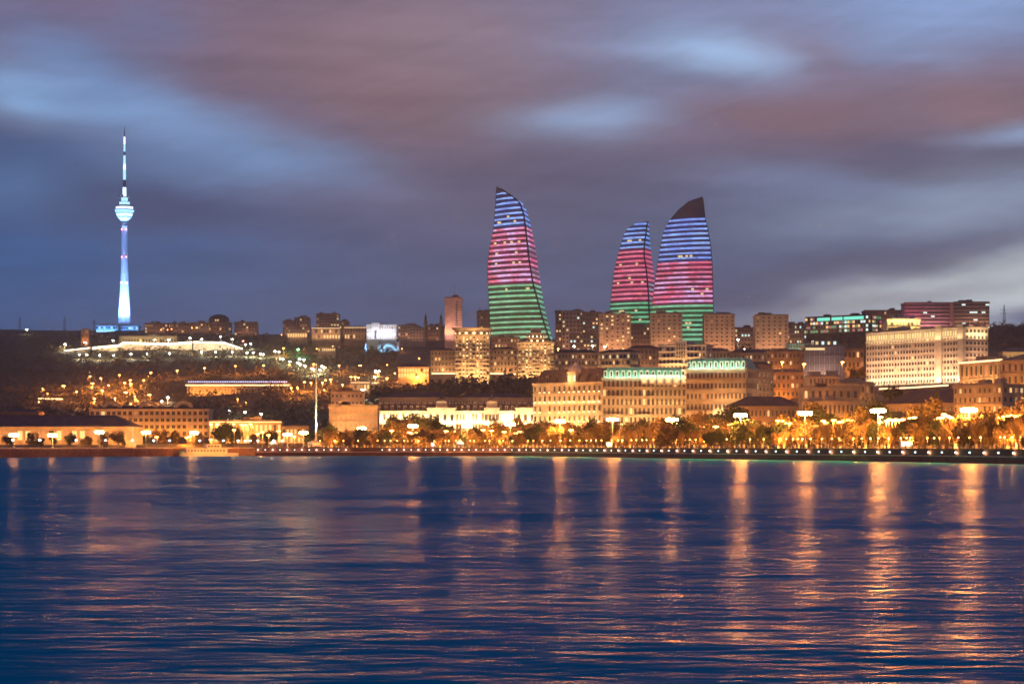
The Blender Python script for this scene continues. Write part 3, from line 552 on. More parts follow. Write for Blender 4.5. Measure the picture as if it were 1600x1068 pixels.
area(r, (-w*.4, -8, 18), (-w*.4, 0, 24), 22, 1, 800, (1, .08, .3))
bld('striped_block', 'wide striped brownish office block on the right skyline, right half', 1490, 1546, 473, 520, 2540, 24, 'tan', 8, 9, 'flat', .5, 'roof', .92, .4, .09, litm=('win_c',), flood=.1, fcol=(1, .5, .35), plant=2)
wall_line('small orange lit wall at the foot of the dark left hill', [(60, 621, 2060), (98, 622, 2040)], 3, 'strip_w', 'tan')

# ------------------------------------------------------------------ flame towers
def facmat(name, stops, zt):
    """glass facade that is an LED screen: faint colour by storey height"""
    m_ = bpy.data.materials.new(name); m_.use_nodes = True; nt = m_.node_tree; b = nt.nodes['Principled BSDF']
    b.inputs['Base Color'].default_value = (.14, .10, .10, 1); b.inputs['Roughness'].default_value = .25; b.inputs['Specular IOR Level'].default_value = .6
    tc = nt.nodes.new('ShaderNodeTexCoord'); sp = nt.nodes.new('ShaderNodeSeparateXYZ'); nt.links.new(tc.outputs['Object'], sp.inputs[0])
    mr = nt.nodes.new('ShaderNodeMapRange'); mr.inputs[1].default_value = 0; mr.inputs[2].default_value = zt; nt.links.new(sp.outputs[2], mr.inputs[0])
    cr = nt.nodes.new('ShaderNodeValToRGB'); cr.color_ramp.interpolation = 'CONSTANT'
    for i, (p_, c_) in enumerate(stops):
        e = cr.color_ramp.elements[i] if i < 2 else cr.color_ramp.elements.new(p_)
        e.position = p_; e.color = (*c_, 1)
    nt.links.new(mr.outputs[0], cr.inputs[0])
    nz = nt.nodes.new('ShaderNodeTexNoise'); nz.inputs['Scale'].default_value = .06; nt.links.new(tc.outputs['Object'], nz.inputs[0])
    m2 = nt.nodes.new('ShaderNodeMapRange'); m2.inputs[1].default_value = .35; m2.inputs[2].default_value = .65; m2.inputs[3].default_value = .3; m2.inputs[4].default_value = 1.0
    nt.links.new(nz.outputs[0], m2.inputs[0]); nt.links.new(m2.outputs[0], b.inputs['Emission Strength'])
    nt.links.new(cr.outputs[0], b.inputs['Emission Color']); m_.cycles.emission_sampling = 'NONE'; return m_
def led(name, c1, c2, s):
    m_ = bpy.data.materials.new(name); m_.use_nodes = True; nt = m_.node_tree; b = nt.nodes['Principled BSDF']
    tc = nt.nodes.new('ShaderNodeTexCoord'); nz = nt.nodes.new('ShaderNodeTexNoise'); nz.inputs['Scale'].default_value = .045; nt.links.new(tc.outputs['Object'], nz.inputs[0])
    n2 = nt.nodes.new('ShaderNodeTexNoise'); n2.inputs['Scale'].default_value = .22; n2.inputs['Detail'].default_value = 4; nt.links.new(tc.outputs['Object'], n2.inputs[0])
    r2_ = nt.nodes.new('ShaderNodeMapRange'); r2_.inputs[1].default_value = .3; r2_.inputs[2].default_value = .7; r2_.inputs[3].default_value = s*.5; r2_.inputs[4].default_value = s*1.3; nt.links.new(n2.outputs[0], r2_.inputs[0]); nt.links.new(r2_.outputs[0], b.inputs['Emission Strength'])
    mr = nt.nodes.new('ShaderNodeMapRange'); mr.inputs[1].default_value = .42; mr.inputs[2].default_value = .6; nt.links.new(nz.outputs[0], mr.inputs[0])
    mx = nt.nodes.new('ShaderNodeMix'); mx.data_type = 'RGBA'; mx.inputs[6].default_value = (*c1, 1); mx.inputs[7].default_value = (*c2, 1)
    nt.links.new(mr.outputs[0], mx.inputs[0]); nt.links.new(mx.outputs[2], b.inputs['Emission Color']); 
    m_.cycles.emission_sampling = 'NONE'; return m_
M['led_b'] = led('led_blue', (.10, .27, .88), (.2, .44, 1), 1.0)
M['led_r'] = led('led_red', (.80, .07, .16), (.76, .42, .85), 1.0)
M['led_r2'] = led('led_redder', (.85, .07, .16), (.9, .16, .28), .95)
M['led_g'] = led('led_green', (.07, .50, .2), (.18, .66, .34), .9)
M['led_s'] = led('led_side', (.4, .1, .2), (.3, .35, .5), .75)
SB, SR, SG = (.012, .03, .14), (.14, .012, .05), (.012, .06, .015)
def flame(label, tab, Y, yb, ylim, top_dark, red, step, side_col, ydep, litp, rib=1.3):
    """tab: rows (py, pxL, pxRidge, pxOuter); ydep: depth offsets of left edge, ridge, outer edge, back"""
    tab = sorted(tab); py0, pyB = tab[0][0], yb
    z0 = CH+(HZ-yb)/F*Y; cx = (tab[-1][1]+tab[-1][3])/2; X0 = (cx-800)/F*Y
    r = obj('flame_tower', None, None, (X0, Y, z0), 0, label, 'skyscraper', 'three curved flame-shaped towers')
    def at(py):
        L, R, S = (interp(py, [(t_[0], t_[k]) for t_ in tab]) for k in (1, 2, 3))
        f = lambda px: (px-cx)/F*Y
        xl, xr, xs = f(L), f(R), f(S); k = max(.04, min(1, (xs-xl)/45)); yl, yr, ys, yk = [d*k for d in ydep]
        bul = min(10, (xr-xl)*.14); fr = []; N = 10
        for i in range(N+1):
            t = i/N; fr.append((xl+(xr-xl)*t, yl+(yr-yl)*t-4*bul*t*(1-t)))
        sd = [(xr+(xs-xr)*t, yr+(ys-yr)*t-2.0*k*t*(1-t)) for t in (.33, .66, 1)]
        bk = [(xs+(xl-xs)*t, ys+(yl-ys)*t+4*(yk)*t*(1-t)) for t in (.2, .4, .6, .8)]
        return fr, sd, bk, (HZ-py)/F*Y+CH-z0
    pys = [py0+(pyB+14-py0)*(i/70) for i in range(71)]
    mb = MB(); pts = []; q_ = 18
    for py in pys:
        fr, sd, bk, z = at(py); pts += [(x, y, z) for x, y in fr+sd+bk]
    H = at(py0)[3]
    fs = [(j*q_+i, (j+1)*q_+i, (j+1)*q_+(i+1) % q_, j*q_+(i+1) % q_) for j in range(70) for i in range(q_)]+[tuple(range(q_))]
    zr = lambda py: ((HZ-py)/F*Y+CH-z0)/H
    fm = facmat('flame_glass', [(0, SG), (zr(ylim[1]), SR), (zr(ylim[0]), SB), (zr(top_dark), (.012, .007, .007))], H)  # top stop: faint glow painted in for reflected light on the unlit tip
    mb.poly(pts, fs, fm); mb.build('glass_facade', r)
    # dark seam rib along the ridge
    mb = MB()
    for a_, b_ in zip(pys[1:], pys[2:]):
        fa, fb = at(a_), at(b_); mb.tube((fa[0][-1][0], fa[0][-1][1]-.4, fa[3]), (fb[0][-1][0], fb[0][-1][1]-.4, fb[3]), rib*.8, rib*.8, 'dark', 5)
    mb.build('ridge_rib', r)
    mb = MB()
    for a_, b_ in zip(pys[1:], pys[2:]):
        fa, fb = at(a_), at(b_); mb.tube((fa[0][0][0], fa[0][0][1], fa[3]), (fb[0][0][0], fb[0][0][1], fb[3]), .5, .5, 'dark', 5)
    mb.build('edge_rib', r)
    py = top_dark+step*.6
    while py < pyB:
        fr, sd, bk, z = at(py); colr = 'led_b' if py < ylim[0] else (red if py < ylim[1] else 'led_g')
        hh_ = .95+.35*rnd.random()
        def ribbon(pl, mm, nm):
            m2 = MB(); c0 = Vector((0, 8)); P_ = []
            for x, y in pl:
                P_ += [(x, y-.5, z), (x, y-.5, z+2*hh_), (x, y+.3, z+2*hh_), (x, y+.3, z)]
            fs_ = [(4*i+k, 4*i+4+k, 4*i+4+(k+1) % 4, 4*i+(k+1) % 4) for i in range(len(pl)-1) for k in range(4)]+[(0, 1, 2, 3), tuple(4*(len(pl)-1)+k for k in (3, 2, 1, 0))]
            m2.poly(P_, fs_, mm); m2.build(nm, r)
        if fr[-1][0]-fr[0][0] > 2:
            inset = fr[:]; ribbon(inset, colr, 'light_band')
        if sd[-1][0]-fr[-1][0] > 2.5:
            z += 0; a_ = (fr[-1][0]+.9, fr[-1][1]+.4); ribbon([a_]+[(x, y) for x, y in sd], side_col if ylim[0] < py < ylim[1] and rnd.random() < .4 else colr, 'side_light_band')
        if py > top_dark+30 and rnd.random() < litp:
            for k in range(rnd.randint(1, 4)):
                i = rnd.randint(1, 8); t = rnd.random(); x = fr[i][0]*(1-t)+fr[i+1][0]*t; y = fr[i][1]*(1-t)+fr[i+1][1]*t
                m2 = MB(); m2.box(-1.5, 1.5, -.9, 0, 0, 1.9, 'win_y'); m2.build('lit_window', r, loc=(x, y-.15, z+2*hh_+.3))
        py += step
    return r, at
r, at = flame('left flame-shaped tower striped blue, red and green with its point at upper left', [(292, 775.5, 777, 777.5), (297, 775.4, 785, 786), (311, 775, 804, 805), (321.6, 774, 813, 820), (338, 773, 818, 826), (357, 771, 820.6, 830.5), (370, 768.5, 822, 833.5), (387, 765, 824, 836.5), (406, 763, 826, 839.5), (422, 762, 828.5, 841.5), (446, 762.6, 832.5, 845.5), (471, 764, 839.4, 849.5), (495, 765.3, 846, 854.5), (517, 766.5, 853, 860), (532, 768, 858, 864)], 2600, 532, (357, 448), 299, 'led_r', 8.05, 'led_s', (14, -24, 16, 12), .35)
mb = MB(); mb.tube((at(292)[0][0][0]+1, at(292)[0][0][1], at(292)[3]-2), (at(292)[0][0][0]+1, at(292)[0][0][1], at(292)[3]+2), .5, .3, 'metal'); mb.build('tip_mast', r)
flame('right flame-shaped tower, tallest, with a dark unlit tip pointing up at its right', [(307, 1096.5, 1097, 1097.5), (309.5, 1089, 1098, 1098.5), (314, 1077, 1098.5, 1099), (326, 1061.6, 1099.5, 1100), (341.6, 1048.5, 1100.8, 1101.6), (361, 1039, 1105.5, 1106.2), (385, 1034, 1109.3, 1110), (408, 1030, 1111.3, 1112), (437, 1026, 1112.6, 1113.3), (474, 1021, 1113.2, 1114), (495, 1017, 1113.5, 1114.2), (540, 1010, 1113.5, 1114.2)], 2600, 540, (411, 477), 340, 'led_r', 7.5, 'led_s', (22, -8, 10, 22), .45, .6)
flame('middle flame-shaped tower, smallest and farthest back, overlapped by the right one', [(345.5, 1010.5, 1011.5, 1013.5), (348, 998.7, 1011, 1014), (354.7, 983, 1010, 1014.5), (365, 976, 1008.5, 1015.7), (382, 971, 1006, 1017), (400, 966, 1005.2, 1019), (424, 960.6, 1009, 1022.5), (458, 956.7, 1011.8, 1026), (484, 953.6, 1013, 1028), (520, 950, 1014, 1031)], 2760, 525, (388, 472), 347, 'led_r2', 7.3, 'led_s', (14, -14, 14, 14), .2)

# ------------------------------------------------------------------ television tower
Y = 3500; p = P(194.5, 517, Y); H = 316.0
tv = obj('television_tower', None, None, p, 0, 'tall slender television tower lit blue white on the left hill', 'tower')
bl = (.25, .5, 1)
M['tvs'] = mat('tv_shaft', (.7, .73, .78), rough=.7, var=.06)
M['tvl'] = mat('tv_lit', (.7, .8, .9), emit=(.35, .68, 1), es=1.5, var=0); M['tvw'] = mat('tv_white', (.8, .8, .9), emit=(.72, .9, 1), es=2.2, var=0)
mb = MB(); mb.lathe(0, 0, [(11, -10), (10.2, 10), (8.2, 40), (6.6, 72), (5.6, 100), (4.9, 135), (4.6, 172)], 'tvs', 24, closed=True); mb.build('shaft', tv)
for (r0, r1, z0_, z1_, mm) in ((5.5, 9, 172.1, 176, 'tvl'), (10, 12, 176.1, 179.5, 'tvs'), (11.6, 12.4, 179.6, 182, 'tvw'), (12.4, 14.6, 182.1, 185.5, 'tvs'), (14.3, 14.8, 185.6, 188, 'tvl'), (15.2, 15.6, 188.1, 190, 'tvs'), (13.2, 13.4, 190.1, 193.5, 'tvw'), (11.5, 9.5, 193.6, 197, 'tvs'), (8, 8, 197.1, 201, 'tvl'), (9, 9, 201.1, 202, 'tvs'), (5, 5, 202.1, 208, 'tvl'), (8.4, 8.4, 208.1, 209.3, 'tvs')):
    mb = MB(); mb.lathe(0, 0, [(r0, z0_), (r1, z1_)], mm, 24); mb.build('pod_ring' if mm == 'tvs' else 'lit_pod_ring', tv)
for i in range(6):
    a_ = i*math.pi/3+.3; mb = MB(); mb.lathe(7.6*math.cos(a_), 7.6*math.sin(a_), [(.4, 209.4), (1.6, 209.8), (1.8, 211.8), (.4, 212.2)], 'tvs', 8); mb.build('dish', tv)
for (r0, z0_, z1_, mm) in ((2.8, 209.5, 224, 'tvw'), (2.5, 224.1, 236, 'steel'), (2.2, 236.1, 252, 'tvl'), (2.0, 252.1, 260, 'tvw'), (1.8, 260.1, 274, 'tvl'), (1.5, 274.1, 280, 'steel'), (1.4, 280.1, 292, 'tvl'), (1.3, 292.1, 303, 'tvw'), (.8, 303.1, 312, 'steel'), (.4, 312.1, 318, 'steel')):
    mb = MB(); mb.lathe(0, 0, [(r0, z0_), (r0*.95, z1_)], mm, 8); mb.build('antenna_section' if mm == 'steel' else 'lit_antenna_section', tv)
for z_ in (75, 115, 158):
    for a_ in (-2.3, -.9):
        rr = 6.8 if z_ < 100 else 5.6; mb = MB(); mb.lathe(rr*math.cos(a_), rr*math.sin(a_), [(.3, z_), (.9, z_+.5), (.3, z_+1)], 'lamp_r', 8); mb.build('warning_lamp', tv)
for a_ in (-math.pi/2-.75, -math.pi/2, -math.pi/2+.75):
    for (rr, zz, tz, W) in ((27, 3, 42, 2600), (24, 6, 100, 15000), (19, 10, 140, 48000)):
        area(tv, (rr*math.cos(a_), rr*math.sin(a_), zz), (0, 0, tz), 4, 4, W, (.2, .42, 1), 60)
mb = MB(); mb.lathe(0, 0, [(17, -10), (17, 5), (15, 6.5)], 'tvs', 24); mb.build('foot_ring', tv)
for a_ in (-2.4, -1.57, -.7):
    area(tv, (9.5*math.cos(a_), 9.5*math.sin(a_), 166), (5*math.cos(a_), 5*math.sin(a_), 150), 2, 2, 900, (.2, .4, 1), 120)
# pylons and masts on ridges
def mast(px, yt, yb, Y, label, lattice=True):
    p = P(px, yb, Y); h = (yb-yt)/F*Y; r = obj('lattice_mast' if lattice else 'mast', None, None, p, 0, label, 'mast', 'thin masts on the far ridge'); mb = MB(); w0 = 2.2 if lattice else .5
    if lattice:
        for sx in (-1, 1):
            for sy in (-1, 1): mb.tube((sx*w0, sy*w0, -6), (sx*.3, sy*.3, h), .28, .15, 'metal', 4)
        for k in range(6):
            t, t2 = k/6, (k+1)/6; a_, b_ = w0*(1-t)+.3*t, w0*(1-t2)+.3*t2; mb.tube((-a_, -a_, h*t), (b_, -b_, h*t2), .15, .15, 'metal', 4); mb.tube((a_, -a_, h*t), (-b_, -b_, h*t2), .15, .15, 'metal', 4)
        mb.build('lattice', r); mb = MB()
        for zz in (.62, .78): mb.box(-4.5, 4.5, -.15, .15, h*zz, h*zz+.35, 'metal')
        mb.build('cross_arm', r)
    else: mb.tube((0, 0, -6), (0, 0, h), .5, .2, 'metal'); mb.build('pole', r); mb = MB(); mb.box(-1.2, 1.2, -.1, .1, h*.85, h*.88, 'metal'); mb.build('cross_arm', r)
mast(31, 495, 517, 3500, 'thin lattice mast on the ridge at far left')
mast(101, 494, 517, 3500, 'thin lattice mast on the ridge midway to the television tower')
mast(147, 498, 517, 3500, 'thin lattice mast just left of the television tower hall')
mast(272, 496, 512, 3500, 'thin pole above the low hill houses right of the television tower', False)
mast(1569, 476, 512, 2600, 'tall thin mast on the right ridge')
mast(749, 478, 492, 2625, 'thin spire on the dark block near the left flame tower', False)
# flagpole
p = P(494, 692, 1340); fp = obj('flagpole', None, None, p, 0, 'very tall white flagpole standing near the quay end', 'flagpole'); h = 122/F*1340
M['polew'] = mat('pole_white', (.75, .75, .7), var=0)
mb = MB(); mb.tube((0, 0, -2), (0, 0, h), .62, .35, 'polew', 12); mb.build('pole', fp)
mb = MB(); mb.lathe(0, 0, [(.2, h), (.8, h+.5), (.2, h+1.1)], 'steel', 10); mb.build('finial', fp); mb = MB(); mb.lathe(0, 0, [(5, -2), (5, .6), (3, .8), (3, 1.4)], 'pale', 20); mb.build('plinth', fp)
for a_ in (-2.2, -.9): area(fp, (4.5*math.cos(a_), 4.5*math.sin(a_), 1), (0, 0, 26), 1, 1, 1300, (.75, 1, .6), 50)

# ------------------------------------------------------------------ lamps
def mast_tree(px, py, e, label, W=50000, R=2.5, n=10):
    Y = shY(px)+e; p = P(px, py, Y); zt = p.z; x, y = p.x, p.y; z0 = 5.03 if y < 1360 else terr(x, y)
    r = obj('floodlight_mast', None, None, (x, y, z0), 0, label, 'floodlight mast', 'tall orange floodlight masts along the waterfront'); h = zt-z0
    k = ('mast', round(h), R, n)
    if k not in WC:
        hh_ = round(h); mb = MB(); mb.tube((0, 0, 0), (0, 0, hh_+.4), .28, .14, 'metal', 8); mb.box(-.5, .5, -.5, .5, 0, .6, 'concrete')
        rg_ = MB(); rg_.lathe(0, 0, [(R*.7, hh_-.1), (R*.7+.15, hh_-.1), (R*.7+.15, hh_+.1), (R*.7, hh_+.1)], 'metal', 16, closed=False)
        for q_ in range(4): a_ = q_*math.pi/2; rg_.tube((0, 0, hh_), (R*.72*math.cos(a_), R*.72*math.sin(a_), hh_), .06, .06, 'metal', 4)
        hd = MB(); hd.lathe(0, 0, [(.25, -1.0), (.7, -.75), (.85, -.15), (.62, .3), (.2, .42)], 'lamp_o', 10); hd.lathe(0, 0, [(.3, .421), (.3, .6)], 'metal', 6)
        WC[k] = (mb.mesh('pole'), rg_.mesh('ring'), hd.mesh('lamp_head'), hh_)
    a, b_, c_, hh_ = WC[k]
    obj('pole', a, r); obj('ring', b_, r)
    for q_ in range(n):
        t = 2*math.pi*q_/n; obj('lamp_head', c_, r, (R*math.cos(t), R*math.sin(t), hh_), t)
    point(r, (0, 0, hh_-1.3), W, SOD, 1.6); return r
MT = [(1514, 637, 28, 'brightest tall floodlight mast, before the theatre at right'), (1372, 640, 28, 'tall floodlight mast in front of the classical concert hall right corner'), (1258, 645, 28, 'tall floodlight mast below the left end of the concert hall'),
      (1157, 648, 28, 'tall floodlight mast below the low purple-brown roof'), (1050, 655, 28, 'tall floodlight mast before the balconied hotel wing'), (957, 655, 28, 'tall floodlight mast before the left end of the grand hotel'),
      (875, 658, 28, 'tall floodlight mast before the domed cream building'), (797, 663, 28, 'floodlight mast before the right part of the lit palace'), (730, 664, 28, 'floodlight mast below the middle of the lit palace'),
      (645, 665, 28, 'floodlight mast at the left part of the lit palace'), (565, 668, 60, 'floodlight mast shining on the orange office'), (474, 674, 40, 'low floodlight mast just left of the flagpole'),
      (449, 678, 40, 'low floodlight mast left of the flagpole, second from it'), (303, 674, 60, 'floodlight mast at the right end of the pale hotel'), (228, 674, 60, 'floodlight mast in front of the middle of the pale hotel'),
      (155, 675, 60, 'floodlight mast before the right end of the terminal'), (82, 678, 60, 'floodlight mast before the middle of the terminal'), (22, 679, 60, 'leftmost floodlight mast, before the terminal'), (1630, 636, 28, 'floodlight mast beyond the right edge')]
for a in MT[:-1]:
    mast_tree(*a, W=180000 if a[0] > 1300 else 140000 if a[0] > 1100 else 100000 if a[0] > 850 else (50000 if a[0] > 550 else 7000), R=2.2 if a[0] > 600 else 1.8, n=10 if a[0] > 600 else 7)
mast_tree(*MT[-1])

def lampmeshes(kind, hh_, size):
    k = ('sl', kind, hh_, size)
    if k not in WC:
        a = MB(); a.tube((0, 0, -3), (0, 0, hh_), .14, .09, 'metal', 6)
        c_ = MB(); c_.tube((0, 0, hh_), (0, -size*.6, hh_+.3), .08, .07, 'metal', 5)
        b_ = MB(); b_.lathe(0, -size*.6, [(size*.25, hh_-.1), (size*.55, hh_+.1), (size*.5, hh_+.4), (size*.2, hh_+.6)], kind, 8, 1.15, .8)
        WC[k] = (a.mesh('pole'), c_.mesh('arm'), b_.mesh('lamp_head'))
    return WC[k]
def street(px, py, Y, label, group, kind='lamp_s', W=3500, col=SOD, hh_=9, size=1.5, cat='street lamp', name='street_lamp'):
    size = round(size*1.2, 1); p = P(px, py, Y); r = obj(name, None, None, (p.x, p.y, p.z-hh_), 0, label, cat, group)
    a, c_, b_ = lampmeshes(kind, hh_, size); obj('pole', a, r); am = obj('arm', c_, r); obj('lamp_head', b_, am)
    if W: point(r, (0, -size*.6, hh_-.8), W*4.2, col, .5)
def hillY(px, py, hh_=9):
    """distance at which a lamp seen there stands on the slope"""
    best = 2000
    for i in range(260):
        Y = 1400+i*9; zt = CH+(HZ-py)/F*Y
        if zt-hh_ <= terr((px-800)/F*Y, Y): best = Y; break
    return best
L1 = 'orange street lamp on the dark left hillside above the pale hotel'
for px, py, s_ in [(100, 603, 2.3), (141, 588, 1.4), (158, 591, 1.5), (145, 599, 2.4), (187, 586, 1.6), (195, 598, 1.5), (204, 594, 2), (205, 600, 1.9), (160, 610, 2), (197, 613, 2.3), (148, 623, 1.7), (236, 582, 1.7), (234, 617, 2.1), (225, 594, 1.4), (120, 612, 1), (180, 622, 1), (212, 624, 1), (262, 622, 1.3), (170, 602, 1.1)]:
    street(px, py, hillY(px, py), L1, 'orange lamps on the left hillside', W=7000*s_/1.8, size=s_)
L2 = 'orange street lamp on the hill road above the columned hall'
for px, py, s_ in [(277, 579, 1.7), (320, 575, 1.8), (368, 572, 1.6), (412, 571, 1.7), (452, 570, 1.6), (490, 569, 1.5), (530, 571, 1.5)]:
    street(px, py, hillY(px, py), L2, 'orange lamps along the hill road', W=5000, size=s_)
L3 = 'orange street lamp on the slope between the columned hall and the cream apartment towers'
for px, py, s_ in [(563, 571, 2.2), (476, 597, 1.7), (486, 598, 1.3), (517, 593, 2), (509, 594, 1.7), (504, 598, 1.3), (555, 589, 2), (549, 589, 1.8), (605, 591, 1.6), (560, 590, 1.6), (702, 574, 2), (535, 601, 1.1), (465, 606, 1.3), (455, 606, 1.2), (617, 583, 1.2), (640, 585, 1.5), (652, 589, 1.6), (630, 582, 1.2), (590, 583, 1.1), (1228, 563, 1.6), (1258, 569, 2), (1305, 568, 1.5)][:-3]:
    street(px, py, hillY(px, py), L3, 'orange lamps on the middle slope', W=5000, size=s_)
for px, py, s_, lb in [(1222, 566, 1.7, 'orange street lamp among the warm blocks left of the glass office, left one'), (1256, 569, 2, 'orange street lamp at the corner of the glass office'), (1316, 566, 1.8, 'orange street lamp right of the glass office')]:
    street(px, py, 1700, lb, 'orange lamps near the glass office', W=5000, size=s_)
for px, py, lb in [(897, 541, 'leftmost bright street lamp in the gap under the hill blocks'), (926, 540, 'middle bright street lamp in the gap under the hill blocks'), (945, 542, 'right bright street lamp in the gap under the hill blocks'), (1153, 531, 'white lamp right of the third slab block'), (1163, 546, 'lower white lamp right of the third slab block'), (1205, 547, 'white lamp above the long roofs'), (1009, 543, 'warm lamp under the middle flame tower'), (872, 545, 'warm lamp beside the ornate cream tower')]:
    street(px, py, 2300, lb, 'street lamps among the hill blocks', 'lamp_s' if 'warm' in lb else 'lamp_w', 3500, SOD if 'warm' in lb else (1, .9, .6), 7, 1.3)
L4 = 'white lamp standing along the bright hilltop terrace'
for px, py in [(102, 538), (133, 535), (177, 532), (242, 531), (264, 531), (297, 528), (315, 530), (345, 526), (363, 530)]:
    street(px, py, 2880, L4, 'white lamps on the hilltop terrace', 'lamp_w', 3800, (1, .9, .6), 9, 1.7)
L5 = 'small white lamp on the lower path under the hilltop terrace'
for px, py in [(124, 554), (136, 554), (156, 555), (178, 555), (205, 553), (230, 553), (265, 552), (315, 550), (337, 550), (363, 550)]:
    street(px, py, hillY(px, py, 6), L5, 'white lamps on the lower terrace path', 'lamp_w', 1800, (1, .95, .6), 6, 1.3)
L6 = 'greenish white lamp on the stepped path descending the hillside right of the terrace'
for px, py in [(384, 538), (392, 537), (386, 551), (396, 551), (407, 553), (430, 549), (436, 550), (438, 560), (442, 561), (453, 565), (468, 561), (475, 562), (465, 567), (469, 569), (477, 572), (487, 576), (490, 577), (503, 572), (507, 574), (500, 578), (587, 580), (592, 580), (586, 589), (411, 554)]:
    street(px, py, hillY(px, py, 6), L6, 'greenish white lamps on the stepped path', 'lamp_w', 2200, (.85, 1, .6), 6, 1.5)
street(466, 546, 2750, 'single bright green lamp on the hillside above the stepped path', None, 'lamp_g', 7000, (.1, 1, .2), 7, 2)
street(443, 544, 2760, 'single orange lamp beside the green lamp above the stepped path', None, 'lamp_s', 6000, SOD, 7, 1.8)
street(380, 533, 2860, 'single red lamp at the right end of the hilltop terrace', None, 'lamp_r', 600, (1, .2, .1), 7, 1.6)
street(42, 515, 3350, 'lone white lamp on the dark ridge at far left', None, 'lamp_w', 1500, (1, .9, .6), 6, 1.8)
street(568, 609, 1800, 'cool white lamp beside the angled viewing deck', None, 'lamp_w', 4000, (.7, 1, .8), 7, 2.4)
L12 = 'faint orange lamp added at random low on the dark slope behind the pale hotel and arcade'
rs_ = random.Random(5)  # lamps scattered at random, added to warm the slope
for _ in range(20):
    px, py = rs_.uniform(60, 560), rs_.uniform(600, 632)
    if 275 < px < 465 and py < 622: continue
    street(px, py, hillY(px, py, 6), L12, 'added faint orange lamps behind the hotel', 'lamp_s', 1800, SOD, 6, rs_.uniform(.5, .9))
L7 = 'small lamp on the dark slope between the columned hall and the pale hotel'
for px, py in [(253, 627), (263, 621), (276, 637), (358, 642), (383, 644), (408, 647), (270, 637)]:
    street(px, py, hillY(px, py, 6), L7, 'small white lamps on the dark slope', 'lamp_w', 700, (.9, 1, .7), 6, 1.2)
L8 = 'scattered warm hill lamp on the slope under the skyline houses'
for px, py in [(475, 545), (432, 561), (495, 545), (520, 541), (530, 542), (545, 530), (488, 522), (650, 528), (657, 528), (628, 545), (655, 560), (605, 570), (646, 527), (620, 528), (480, 528), (440, 523), (514, 532), (252, 515), (262, 515), (268, 514), (300, 512), (308, 512)]:
    street(px, py, hillY(px, py, 5) if py > 520 else 3300, L8, 'small warm lamps under the skyline', 'lamp_s', 500, SOD, 5, .9)
# avenue double lamps behind the promenade trees
L9 = 'orange avenue lamp glowing among the promenade trees right of the grand hotel'
for px, py in [(1215, 658), (1221, 658), (1228, 662), (1233, 662), (1262, 662), (1286, 658), (1290, 661), (1302, 657), (1310, 660), (1315, 659), (1320, 657), (1326, 657), (1332, 658), (1385, 658), (1389, 656), (1394, 657), (1399, 656), (1404, 657), (1410, 656), (1422, 654), (1428, 653), (1462, 656), (1467, 654), (1471, 653), (1474, 648), (1480, 651), (1485, 653), (1560, 653), (1566, 652), (1572, 651), (1578, 650), (1585, 651), (1590, 650), (1172, 660), (1060, 662), (1140, 664), (1375, 652), (1374, 660), (1440, 659), (1498, 660)]:
    street(px, py, shY(px)+70+rnd.random()*25, L9, 'avenue lamps right of the grand hotel', 'lamp_s', 3000, SOD, 11, 1.5)
L10 = 'orange avenue lamp glowing among the promenade trees in front of the palace and hotels'
for px, py in [(590, 676), (598, 677), (612, 673), (640, 676), (646, 678), (650, 676), (665, 672), (697, 674), (712, 674), (755, 672), (768, 673), (788, 675), (806, 677), (812, 675), (868, 674), (874, 672), (930, 670), (986, 671), (994, 668), (925, 671), (1020, 672), (1048, 667), (1100, 668), (1118, 667), (840, 672), (892, 672)]:
    street(px, py, shY(px)+60+rnd.random()*30, L10, 'avenue lamps before the palace and hotels', 'lamp_s', 4500, SOD, 11, 1.9)
L11 = 'orange lamp glowing on the left waterfront between the terminal and the flagpole'
for px, py in [(5, 684), (14, 687), (30, 683), (35, 686), (45, 682), (58, 675), (66, 676), (73, 673), (92, 674), (100, 675), (118, 682), (125, 676), (132, 676), (170, 676), (180, 676), (184, 684), (178, 684), (210, 683), (245, 683), (297, 682), (292, 684), (330, 687), (366, 672), (378, 664), (392, 663), (403, 678), (410, 675), (420, 680), (436, 674), (460, 682), (508, 677), (528, 677), (500, 680), (340, 663), (352, 664), (384, 664), (365, 663), (330, 663)]:
    street(px, py, 1380 if py > 670 else 1480, L11, 'orange lamps on the left waterfront', 'lamp_s', 2200, SOD, 8, 1.5)
# promenade globe lamps
def globes():
    a = MB(); a.tube((0, 0, 0), (0, 0, 3.6), .09, .06, 'metal', 6); c_ = MB(); c_.lathe(0, 0, [(.1, 3.6), (.27, 3.75), (.28, 3.95), (.1, 4.15)], 'lamp_s', 8)
    A, C_ = a.mesh('pole'), c_.mesh('globe')
    L = 'short globe lamp lighting the promenade edge between the flagpole and the right edge'
    px = 500; k = 0
    while px < 1660:
        p = shore_pt(px, rnd.uniform(6, 32), 5.04); r = obj('globe_lamp', None, None, p, 0, L, 'globe lamp', 'short globe lamps along the promenade'); obj('pole', A, r); obj('globe', C_, r)
        if k % 2 == 0: point(r, (0, 0, 3.2), 8000, SOD, .3)
        px += rnd.uniform(5, 18); k += 1
    L = 'cool white lamp on the left quay edge behind the boat and terminal'
    c2 = MB(); c2.lathe(0, 0, [(.3, 3.5), (.7, 3.8), (.7, 4.2), (.2, 4.5)], 'lamp_c', 8); C2 = c2.mesh('globe')
    for px in (62, 119, 165, 265, 312, 372, 383, 391, 403, 349, 428, 441, 207, 240, 20):
        p = shore_pt(px, 12, 5.04); r = obj('globe_lamp', None, None, p, 0, L, 'globe lamp', 'white lamps on the left quay'); obj('pole', A, r); obj('globe', C2, r); point(r, (0, 0, 3.2), 1200, (.8, 1, .8), .3)
globes()
